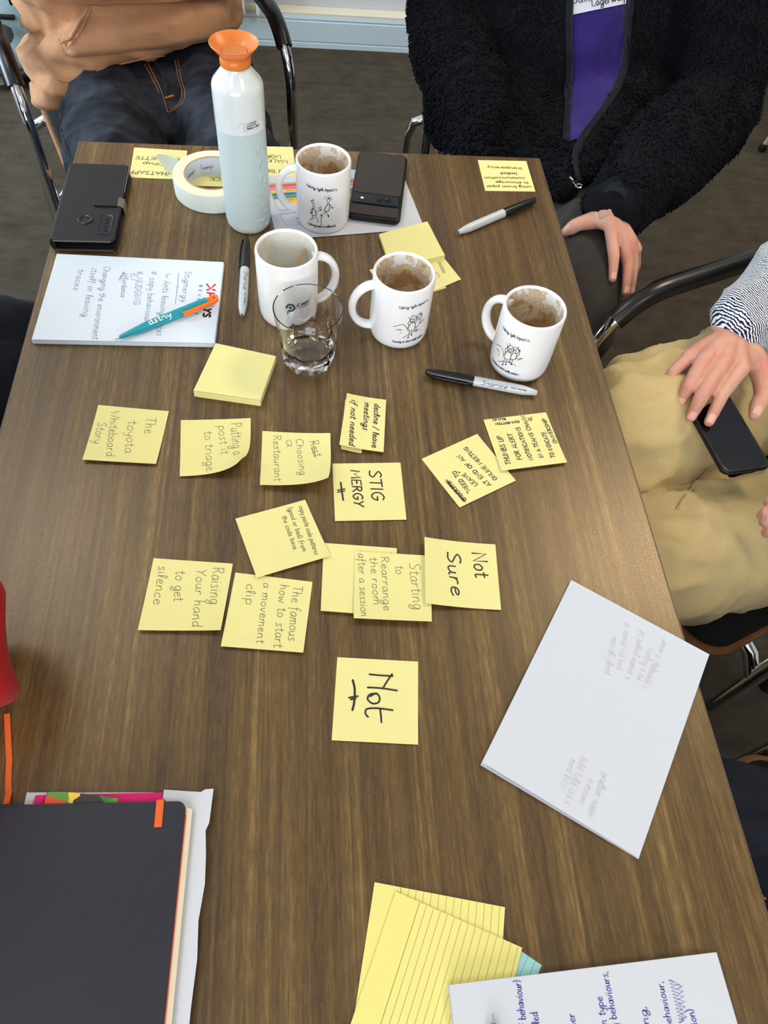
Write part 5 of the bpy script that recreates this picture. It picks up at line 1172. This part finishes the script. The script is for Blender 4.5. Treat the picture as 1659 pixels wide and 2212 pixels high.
seam(bvH, q1([(333, 222), (350, 270), (372, 322)]), .0009, 'stitching', M['palethread'], HD, .006, dash=.0035)
seam(bvH, q1([(310, 432), (380, 440), (470, 410), (560, 370), (700, 335), (850, 305), (1000, 300)]), .0011, 'hem_stitch', M['hoodie'], HD, .0012)
wb = MB(); cwb = on_y(207, 3, 1.0); ang = (el[1] - wr[1]).normalized()
wb.lathe([(.0475, -.009), (.0500, -.008), (.0505, 0), (.0500, .008), (.0475, .009), (.0475, -.009)], wr[1].lerp(el[1], .10), 36, axis=ang); obj('wristband', wb, M['orangep'], PA)
def exA(mb): mb.limb([V(-.33, 1.10, .545), V(-.29, 1.0, .540)], [(.12, .080), (.08, .06)], side=s)
JA, meJ = trousers('jeans', hip, kn, an, pel, 'denim', PA, f, .098, .085, .066, 1.02, .016, .0075, exA, 2.2)
bvJ = me_bvh(meJ)
seam(bvJ, q1([(835, 330), (872, 385), (897, 440), (905, 530)]), .0042, 'fly_flap', M['denim'], JA, .001)
seam(bvJ, q1([(800, 342), (840, 420), (878, 500), (912, 612)]), .0009, 'stitching', M['thread'], JA, .0008, dash=.004); seam(bvJ, q1([(785, 350), (825, 425), (865, 505)]), .0009, 'stitching', M['thread'], JA, .0008, dash=.004)
for o_ in (0, 16): seam(bvJ, q1([(968 - o_, 330), (985 - o_, 430), (1006 - o_, 500), (990 - o_, 565), (915, 612 - o_)]), .0009, 'stitching', M['thread'], JA, .0008, dash=.004)
seam(bvJ, q1([(897, 533), (918, 528), (940, 522)]), .0022, 'bar_tack', M['thread'], JA, .0012)
seam(bvJ, q1([(912, 612), (940, 680), (962, 735), (968, 800)]), .0022, 'crotch_seam', M['denim'], JA, .0006); seam(bvJ, q1([(312, 575), (325, 660), (345, 740), (385, 850)]), .0014, 'side_seam', M['denim'], JA, .0006)
shoes(an, f, PA)

# ---------------------------------------------------------------- B: black pile jacket, far right
f = V(-.1, -.995, 0); s = V(-f.y, f.x, 0)
pel, chest = V(.50, 1.12, .55), V(.51, 1.15, .97)
hip = [V(.40, 1.07, .545), V(.60, 1.06, .545)]; kn = [V(.235, .66, .535), V(.430, .455, .545)]; an = [V(.22, .72, .10), V(.43, .52, .10)]
sh = [V(.315, 1.15, 1.03), V(.705, 1.15, 1.03)]; el = [V(.255, 1.06, .735), V(.775, .935, .655)]; wr = [V(.315, .80, .61), V(.482, .572, .664)]
body = inner_body(pel, chest, f, sh, el, wr, hip, kn, an, V(.48, 1.08, 1.28))
A = lambda u, v, z: at(u, v, z - TZ)
kB = [A(1372, 538, .628), A(1362, 520, .645), A(1345, 506, .652), A(1320, 496, .655)]; pB = [A(1374, 575, .60), A(1368, 568, .617), A(1357, 568, .625), A(1326, 552, .638)]; tB = [A(1364, 605, .575), A(1362, 632, .585), A(1351, 632, .60), A(1323, 602, .618)]
tbB = [A(1290, 474, .650), A(1250, 484, .644), A(1222, 500, .632)]
hB = hand_prims(wr[1], wr[1].lerp(el[1], .22), kB, pB, tB, tbB, .025, .018, s=1.04)
hB2 = hand_prims(wr[0], wr[0].lerp(el[0], .25), *[[wr[0] + V(-.01 + .018 * k * 0, -.05, 0) + V(.016 * k - .03, -.03 * m, -.004 * m) for k in range(4)] for m in range(3)], [wr[0] + V(.02, -.01, 0), wr[0] + V(.03, -.035, 0), wr[0] + V(.03, -.06, -.01)], s=.9)
PB_, hm = person('person in a black fleece jacket over a purple top, hand on knee', body, [hB, hB2])
face_parts(V(.48, 1.08, 1.28), f, PB_, long=True)
nails(hm[0], PB_, tB[1:] + [tbB[2]], pB[1:] + [tbB[1]], V(0, -.3, 1), .9)
JB, _ = trousers('trousers', hip, kn, an, pel, 'charcoal', PB_, f, .092, .074, .056, 1.0, .006, .0075, None, 8.1)
shoes(an, f, PB_)
jk = MB()
jk.limb([V(.49, 1.07, .615), V(.50, 1.08, .72), V(.505, 1.12, .86), chest + V(0, 0, .03)], [(.225, .150), (.222, .140), (.215, .128), (.20, .11)], side=s, n=30)
jk.limb([sh[0], chest + V(0, .02, .10), sh[1]], [.075, .09, .075])
jk.limb([sh[0], sh[0].lerp(el[0], .5) + V(-.01, 0, 0), el[0], el[0].lerp(wr[0], .55), wr[0]], [.088, .080, .076, .068, .056], n=20)
jk.limb([sh[1], sh[1].lerp(el[1], .5) + V(.012, 0, 0), el[1], el[1].lerp(wr[1], .5), wr[1] + (el[1] - wr[1]).normalized() * .036], [.092, .088, .086, .078, (.054, .050)], n=20)
jk.limb([V(.60, 1.0, .68), V(.55, .88, .652), V(.50, .775, .642), V(.478, .715, .640)], [(.10, .05), (.085, .038), (.050, .025), (.022, .014)], side=s)
jk.limb([V(.43, .95, .645), V(.425, .84, .632), V(.43, .74, .628), V(.435, .69, .625)], [(.10, .04), (.09, .03), (.06, .022), (.03, .014)], side=s)
jk.limb([V(.40, 1.0, .66), V(.335, .93, .62), V(.325, .88, .605)], [(.13, .06), (.12, .05), (.10, .035)], side=s)
me = union(jk, .008, 5); displace(me, lambda p: .010 * (ridge(p, 11, 11, 9, 6.3) * .8 + ridge(p, 40, 40, 22, .3) * .5 - .4))
# keep the pile off the open front
JK = link('fleece_jacket', me, M['fleece'], PB_); bvK = me_bvh(me)
zl = [(1252, -330), (1243, -90), (1240, -40), (1234, 0), (1232, 60), (1234, 130), (1232, 200), (1229, 262), (1226, 306)]; zr = [(1372, -330), (1360, -90), (1358, -40), (1354, 0), (1350, 60), (1345, 130), (1330, 190), (1290, 252), (1250, 312)]
zr_tail = [(1250, 312), (1240, 345), (1240, 372), (1244, 392)]
def row_edge(L, v):
    for a, b in zip(L, L[1:]):
        if a[1] <= v <= b[1]: return a[0] + (b[0] - a[0]) * (v - a[1]) / (b[1] - a[1])
    return None
def project(pt):
    d = pt - CAM; z = d.dot(FW); return CX + FPX * d.dot(RT) / z, CY - FPX * d.dot(UP) / z
mb = MB(); rows = []
for j in range(37):
    v = -328 + (306 + 328) * j / 36; a, b = row_edge(zl, v), row_edge(zr, v)
    rows.append([surf(bvK, a + (b - a) * i / 10, v, .0025 + .004 * math.sin(PI * i / 10)) for i in range(11)])
ok = all(p is not None for r in rows for p in r)
rows = [r for r in rows if all(p is not None for p in r)]
mb.add([p for r in rows for p in r], [(j * 11 + i, j * 11 + 11 + i, j * 11 + 12 + i, j * 11 + i + 1) for j in range(len(rows) - 1) for i in range(10)])
TP = obj('purple_top', mb, M['purple'], PB_); so = TP.modifiers.new('thickness', 'SOLIDIFY'); so.thickness = .002; so.offset = -1
bvT = me_bvh(TP.data)
M['ziptape'] = plain('navy_zip_tape', lin(16, 20, 28), .8, spec=.2); M['zipteeth'] = plain('dark_zip_teeth', lin(44, 46, 52), .35)
for L in (zl, zr + zr_tail[1:]):
    off = -6 if L is zl else 6
    P = [p for p in (surf(bvK, u + off, v, .005) for u, v in smooth_line(L, 6)) if p is not None]
    Lm = MB().tube(P, [(.0052, .0026)] * len(P), 10, side=s); obj('zip_tape', Lm, M['ziptape'], JK)
    tm = MB(); q = [p for p in (surf(bvK, u, v, .006) for u, v in smooth_line(L, 14)) if p is not None]
    for a, b in zip(q, q[1:]):
        if (b - a).length > 1e-4:
            n = max(1, int((b - a).length / .0034))
            for k in range(n): c = a.lerp(b, (k + .5) / n); tm.box(tuple(c), (.0052, .0019, .0030))
    tag(obj('zip_teeth', tm, M['zipteeth'], JK), kind='stuff')
zp = A(1244, 397, .652)
zm = MB().box(tuple(zp), (.012, .010, .006), .5, .0012).tube([zp + V(-.006, .004, .003), zp + V(-.012, .008, .006)], .0028, 8)
zpull = obj('zip_pull', zm, M['chrome'], JK); obj('pull_ring', MB().tube([zp + V(.004 + .006 * math.cos(t), -.006 + .0055 * math.sin(t), .0) for t in np.linspace(0, 2 * PI, 13)], .0016, 7, cap=False), M['chrome'], zpull)
# name sticker on the purple top
mb = MB(); rr = []
for j in range(7):
    t = j / 6
    row = []
    for i in range(9):
        v = (-58 + (32 + 58) * t) + (-24) * i / 8; a, b = row_edge(zl, v), row_edge(zr, v); row.append(surf(bvT, a + 1.5 + (b - a - 4) * i / 8, v, .0016))
    rr.append(row)
if all(p is not None for r in rr for p in r):
    mb.add([p for r in rr for p in r], [(j * 9 + i, j * 9 + 9 + i, j * 9 + 10 + i, j * 9 + i + 1) for j in range(6) for i in range(8)])
    ST = obj('name_sticker', mb, M['white'], TP); bvS = me_bvh(ST.data); tm = MB()
    fs_ = lambda x, y: (surf(bvS, x, -y, .0005) or surf(bvT, x, -y, .0022) or V(0, 0, 0))
    put_text(tm, 'Suzan', (1238, -8), (1290, 3), 16, 2.0, fs_, .15, .1); put_text(tm, 'Lagerweij', (1278, -14), (1350, 1), 16, 2.0, fs_, .15, .1)
    obj('handwriting', tm, M['ink'], ST, smooth=False)
# cuff and hem ribbing
obj('cuff', MB().tube([wr[1] + (el[1] - wr[1]).normalized() * d for d in (-.001, .005, .015, .04)], [(.041, .030), (.046, .035), (.049, .039), (.047, .040)], 24, cap=False), M['ziptape'], JK)
# the pile: short curled locks all over the jacket
nv = len(me.vertices); co = np.empty(nv * 3); me.vertices.foreach_get('co', co); co = co.reshape(-1, 3)
me.calc_loop_triangles(); nt = len(me.loop_triangles); ti = np.empty(nt * 3, int); me.loop_triangles.foreach_get('vertices', ti); ti = ti.reshape(-1, 3)
a_, b_, c_ = co[ti[:, 0]], co[ti[:, 1]], co[ti[:, 2]]; cr_ = np.cross(b_ - a_, c_ - a_); ar = np.linalg.norm(cr_, axis=1); rng = np.random.default_rng(5)
NTUFT = 62000; sel = rng.choice(nt, NTUFT, p=ar / ar.sum()); r1, r2 = np.sqrt(rng.random(NTUFT))[:, None], rng.random(NTUFT)[:, None]
P = a_[sel] * (1 - r1) + b_[sel] * (r1 * (1 - r2)) + c_[sel] * (r1 * r2); Nn = cr_[sel] / ar[sel][:, None]
d = P - np.array(CAM); zz = d @ np.array(FW); pu = CX + FPX * (d @ np.array(RT)) / zz; pv = CY - FPX * (d @ np.array(UP)) / zz
el_ = np.interp(pv, [q[1] for q in zl], [q[0] for q in zl], left=1243, right=1226); er_ = np.interp(pv, [q[1] for q in zr], [q[0] for q in zr], left=1360, right=1250)
front = (Nn @ np.array(FW) < .2)
wd_ = np.linalg.norm(P - np.array(wr[1]), axis=1); keep = (wd_ > .052) & ~(front & (pu > el_ - 17) & (pu < er_ + 17) & (pv < 318)); P, Nn = P[keep], Nn[keep]; n = len(P)
# neighbouring locks lean the same way, so they read as waves
lean = np.array([[noise.noise(Vector(p * 28)), noise.noise(Vector(p * 28 + 7.3)), noise.noise(Vector(p * 28 - 3.9)) - .35] for p in P]) * 1.5 + rng.normal(0, .25, (n, 3))
T1 = lean - Nn * np.sum(lean * Nn, axis=1)[:, None]; ln = np.linalg.norm(T1, axis=1)[:, None]; T1 = T1 / np.maximum(ln, 1e-6); T2 = np.cross(Nn, T1)
Lh = rng.uniform(.0045, .0080, (n, 1)); rb_ = rng.uniform(.0016, .0024, (n, 1))
ringN = 4; rowsP = []
for h, w_, fwd in ((-.1, 1.0, 0.0), (.45, .95, .25), (.8, .6, .75)):
    for k in range(ringN):
        an_ = 2 * PI * k / ringN; rowsP.append(P + Nn * (Lh * h) + T1 * (Lh * fwd) + (T1 * math.cos(an_) + T2 * math.sin(an_)) * (rb_ * w_))
rowsP.append(P + Nn * (Lh * .85) + T1 * (Lh * 1.15))
vv = np.stack(rowsP, 1).reshape(-1, 3); per = 13
ft = []
for j in range(2):
    for k in range(ringN): ft.append((j * 4 + k, j * 4 + (k + 1) % 4, j * 4 + 4 + (k + 1) % 4, j * 4 + 4 + k))
quads = np.array(ft); tris = np.array([(8 + k, 8 + (k + 1) % 4, 12) for k in range(4)])
off = (np.arange(n) * per)[:, None, None]
Q = (quads[None] + off).reshape(-1, 4); Tt = (tris[None] + off).reshape(-1, 3)
pm_ = bpy.data.meshes.new('fleece_pile'); pm_.vertices.add(len(vv)); pm_.vertices.foreach_set('co', vv.ravel())
nl = Q.size + Tt.size; pm_.loops.add(nl); pm_.loops.foreach_set('vertex_index', np.concatenate([Q.ravel(), Tt.ravel()]).astype(np.int32))
pm_.polygons.add(len(Q) + len(Tt)); pm_.polygons.foreach_set('loop_start', np.concatenate([np.arange(len(Q)) * 4, Q.size + np.arange(len(Tt)) * 3]).astype(np.int32))
pm_.update(calc_edges=True); pm_.validate()
tag(link('fleece_pile', pm_, M['fleece'], JK), kind='stuff')

# ---------------------------------------------------------------- C: striped blazer, beige trousers, right
f = V(-.94, -.34, 0); s = V(f.y, -f.x, 0)
pel, chest = V(.875, .235, .55), V(.92, .27, .97)
hip = [V(.83, .375, .558), V(.86, .09, .530)]; kn = [V(.400, .165, .568), V(.385, -.022, .516)]; an = [V(.44, .12, .10), V(.42, -.03, .10)]
wr = [A(1584, 722, .702), A(1745, 1120, .690)]; el = [V(.875, .52, .79), V(.86, -.03, .76)]; sh = [V(.88, .44, 1.05), V(.93, .08, 1.05)]
body = inner_body(pel, chest, f, sh, el, wr, hip, kn, an, V(.86, .24, 1.30))
kC = [A(1490, 772, .692), A(1522, 778, .703), A(1562, 782, .706), A(1600, 796, .702)]; pC = [A(1455, 802, .680), A(1490, 832, .688), A(1516, 856, .690), A(1560, 850, .690)]; tC = [A(1441, 829, .664), A(1469, 869, .664), A(1493, 901, .665), A(1532, 911, .668)]
tbC = [A(1636, 782, .690), A(1649, 848, .678), A(1630, 897, .668)]
hC = hand_prims(wr[0], wr[0].lerp(el[0], .25), kC, pC, tC, tbC, .032, .022, s=1.1)
kD = [A(1700, 1080, .685), A(1698, 1100, .69), A(1698, 1122, .69), A(1700, 1145, .685)]; pD = [A(1668, 1082, .69), A(1664, 1104, .695), A(1664, 1126, .69), A(1672, 1150, .68)]; tD = [A(1658, 1088, .675), A(1645, 1114, .672), A(1650, 1128, .660), A(1655, 1152, .660)]
hD = hand_prims(wr[1], wr[1].lerp(el[1], .25), kD, pD, tD, [A(1710, 1070, .69), A(1690, 1060, .69), A(1672, 1062, .68)], .028, .02)
PC, hm = person('person in a striped blazer and beige trousers, hand over a phone, at the right', body, [hC, hD])
face_parts(V(.86, .24, 1.30), f, PC)
nails(hm[0], PC, tC + [tbC[2]], pC + [tbC[1]], V(-.1, -.15, 1))
def exC(mb): mb.limb([V(.66, .275, .558), V(.52, .205, .56), V(.42, .155, .558)], [(.10, .085), (.102, .085), (.092, .078)], side=V(-.34, .94, 0))
JC, meC = trousers('trousers', hip, kn, an, pel, 'beige', PC, f, .100, .088, .075, 1.05, .014, .007, exC, 4.4, 8)
displace(meC, lambda p: max(0, min(1, (.56 - p.x) / .12)) * max(0, min(1, (p.z - .40) / .1)) * .011 * (ridge(p, 11, 26, 20, 1.1) - .25))
bvC = me_bvh(meC)
q3 = lambda pts: [(1180 + x / 3.351, 440 + y / 3.351) for x, y in pts]
seam(bvC, q3([(960, 2212), (1060, 2060), (1180, 1920), (1250, 1890)]), .0012, 'inseam', M['beige'], JC, .0006); seam(bvC, q3([(935, 2212), (1040, 2050), (1165, 1905)]), .0008, 'stitching', M['palethread'], JC, .0008, dash=.004)
shoes(an, f, PC)
bl_ = MB()
bl_.limb([V(.895, .24, .60), V(.90, .245, .78), chest + V(0, 0, .03)], [(.215, .135), (.205, .13), (.20, .11)], side=s, n=28); bl_.limb([sh[0], chest + V(0, 0, .11), sh[1]], [.075, .085, .075])
fdir = (el[0] - wr[0]).normalized()
bl_.limb([sh[0], sh[0].lerp(el[0], .5), el[0], el[0].lerp(wr[0], .5), wr[0] + fdir * .022], [.080, .072, .068, .060, (.050, .042)], n=22)
bl_.limb([sh[1], sh[1].lerp(el[1], .5), el[1], el[1].lerp(wr[1], .5), wr[1] + (el[1] - wr[1]) * .05], [.080, .072, .066, .058, .046], n=22)
bl_.limb([V(.80, .30, .66), V(.72, .30, .645), V(.685, .295, .638)], [(.06, .03), (.05, .02), (.03, .012)], side=s)
me = union(bl_, .0075, 6); displace(me, lambda p: .007 * (ridge(p, 16, 16, 16, 2.0) - .3)); BL = link('striped_blazer', me, M['stripe'], PC)
obj('cuff_lining', MB().tube([wr[0] + fdir * d for d in (-.004, .008, .025)], [(.034, .026), (.039, .030), (.036, .027)], 24, cap=False), M['blackcloth'], BL)
# phone resting on the thigh under the hand
pz = .661; a0, a1 = A(1576, 1019, pz), A(1657, 1008, pz); b0 = A(1535, 906, pz)
ex_ = (a1 - a0).normalized(); ey_ = (b0 - a0); ey_ = (ey_ - ex_ * ey_.dot(ex_)).normalized(); cc = (a0 + a1) / 2 + ey_ * .075; ww = max(.070, min(.078, (a1 - a0).length))
T = thing('mobile_phone', 'black phone lying on the beige trouser thigh under a hand', 'phone', (cc.x, cc.y, pz - .008)); 
xf = lambda a, c, z: cc + ex_ * a + ey_ * c + V(0, 0, z - .009)
obj('case', slab(MB(), rounded_rect(ww, .152, .010), [(.003, 0), (.0006, .0015), (0, .004), (0, .0068), (.0012, .0086)], xf), M['blackmatte'], T)
obj('screen', slab(MB(), rounded_rect(ww - .006, .146, .008), [(0, .0080), (0, .0086), (.0006, .0089)], xf), M['glassblack'], T)
obj('side_button', slab(MB(), rounded_rect(.0012, .022, .0005), [(0, .003), (0, .0055)], lambda a, c, z: xf(a - ww / 2 - .0002, c + .02, z)), M['black'], T)

# ---------------------------------------------------------------- D: dark denim, lower right edge
f = V(-.95, .25, 0); s = V(f.y, -f.x, 0)
pel, chest = V(.76, -.53, .55), V(.82, -.55, .97)
hip = [V(.74, -.445, .55), V(.71, -.63, .55)]; kn = [V(.37, -.352, .545), V(.355, -.520, .545)]; an = [V(.42, -.36, .10), V(.40, -.53, .10)]
sh = [V(.84, -.37, 1.04), V(.80, -.74, 1.04)]; el = [V(.86, -.30, .80), V(.80, -.80, .80)]; wr = [V(.72, -.42, .70), V(.68, -.66, .70)]
body = inner_body(pel, chest, f, sh, el, wr, hip, kn, an, V(.80, -.53, 1.28))
mk = lambda w_, dx, dy: hand_prims(w_[0], w_[0].lerp(w_[1], .25), *[[w_[0] + V(dx * (1.8 + .8 * m), .018 * (k - 1.5) + dy * m, -.004 * m) for k in range(4)] for m in range(3)], [w_[0] + V(dx * .8, .03, 0), w_[0] + V(dx * 1.6, .045, 0), w_[0] + V(dx * 2.2, .05, -.005)], s=.95)
PD, _ = person('person in dark denim jeans whose thigh shows at the lower right edge', body, [mk((wr[0], el[0]), -.04, 0), mk((wr[1], el[1]), -.04, 0)])
face_parts(V(.80, -.53, 1.28), f, PD)
JD, meD = trousers('jeans', hip, kn, an, pel, 'denim2', PD, f, .095, .086, .066, 1.0, .004, .008, None, 1.3); shoes(an, f, PD)
bvD = me_bvh(meD); q7 = lambda pts: [(1500 + x / 4.61, 1580 + y / 4.61) for x, y in pts]
seam(bvD, q7([(600, 1560), (680, 1640), (733, 1690)]), .0009, 'stitching', M['thread'], JD, .0008, dash=.004)
def top(name, pel, chest, sh, el, wr, s, mat, parent, w=.19, re=.060):
    b = MB().limb([pel + V(0, 0, .04), pel.lerp(chest, .5), chest + V(0, 0, .03)], [(w, .13), (w, .125), (w - .005, .105)], side=s, n=26).limb([sh[0], chest + V(0, 0, .10), sh[1]], [.07, .08, .07])
    for k in range(2): b.limb([sh[k], sh[k].lerp(el[k], .5), el[k], el[k].lerp(wr[k], .5), wr[k] + (el[k] - wr[k]) * .06], [.075, .066, re, re * .9, .042])
    me = union(b, .009, 5); displace(me, lambda p: .007 * (ridge(p, 12, 12, 14, 4.0) - .3)); return link(name, me, M[mat], parent)
top('jumper', pel, chest, sh, el, wr, s, 'blackcloth', PD)

# ---------------------------------------------------------------- E: black trousers, left edge
f = V(1, 0, 0); s = V(0, -1, 0)
pel, chest = V(-.87, .32, .55), V(-.90, .32, .97)
hip = [V(-.83, .405, .55), V(-.83, .235, .55)]; kn = [V(-.40, .350, .548), V(-.40, .268, .548)]; an = [V(-.42, .40, .10), V(-.42, .24, .10)]
sh = [V(-.92, .50, 1.04), V(-.92, .14, 1.04)]; el = [V(-.86, .54, .80), V(-.86, .10, .80)]; wr = [V(-.70, .42, .68), V(-.70, .24, .68)]
body = inner_body(pel, chest, f, sh, el, wr, hip, kn, an, V(-.86, .32, 1.29))
PE, _ = person('person in black trousers whose knee shows at the left edge', body, [mk((wr[0], el[0]), .04, 0), mk((wr[1], el[1]), .04, 0)])
face_parts(V(-.86, .32, 1.29), f, PE)
trousers('trousers', hip, kn, an, pel, 'blackcloth', PE, f, .090, .074, .058, 1.0, .006, .009, None, 3.3); shoes(an, f, PE); top('jumper', pel, chest, sh, el, wr, s, 'blackcloth', PE)

# ---------------------------------------------------------------- F: red sweater, left edge, elbow on the table
f = V(1, 0, 0)
pel, chest = V(-.80, -.25, .55), V(-.68, -.20, .96)
hip = [V(-.80, -.14, .55), V(-.80, -.33, .55)]; kn = [V(-.43, .085, .55), V(-.42, -.28, .55)]; an = [V(-.44, .06, .10), V(-.44, -.30, .10)]
sh = [V(-.66, -.02, 1.03), V(-.68, -.39, 1.03)]; el = [V(-.43, -.01, .805), V(-.2895, -.224, .796)]; wr = [V(-.48, -.20, .83), V(-.47, -.16, .99)]
body = inner_body(pel, chest, f, sh, el, wr, hip, kn, an, V(-.56, -.19, 1.27))
PF, _ = person('person in a red sweater leaning an elbow on the table at the left edge', body, [mk((wr[0], el[0]), -.02, 0), mk((wr[1], el[1]), -.025, 0)])
face_parts(V(-.56, -.19, 1.27), f, PF, long=True)
trousers('trousers', hip, kn, an, pel, 'creamcloth', PF, f, .090, .074, .058, 1.0, .006, .009, None, 3.9); shoes(an, f, PF)
top('sweater', pel, chest, sh, el, wr, s, 'redcloth', PF, .19, .050)
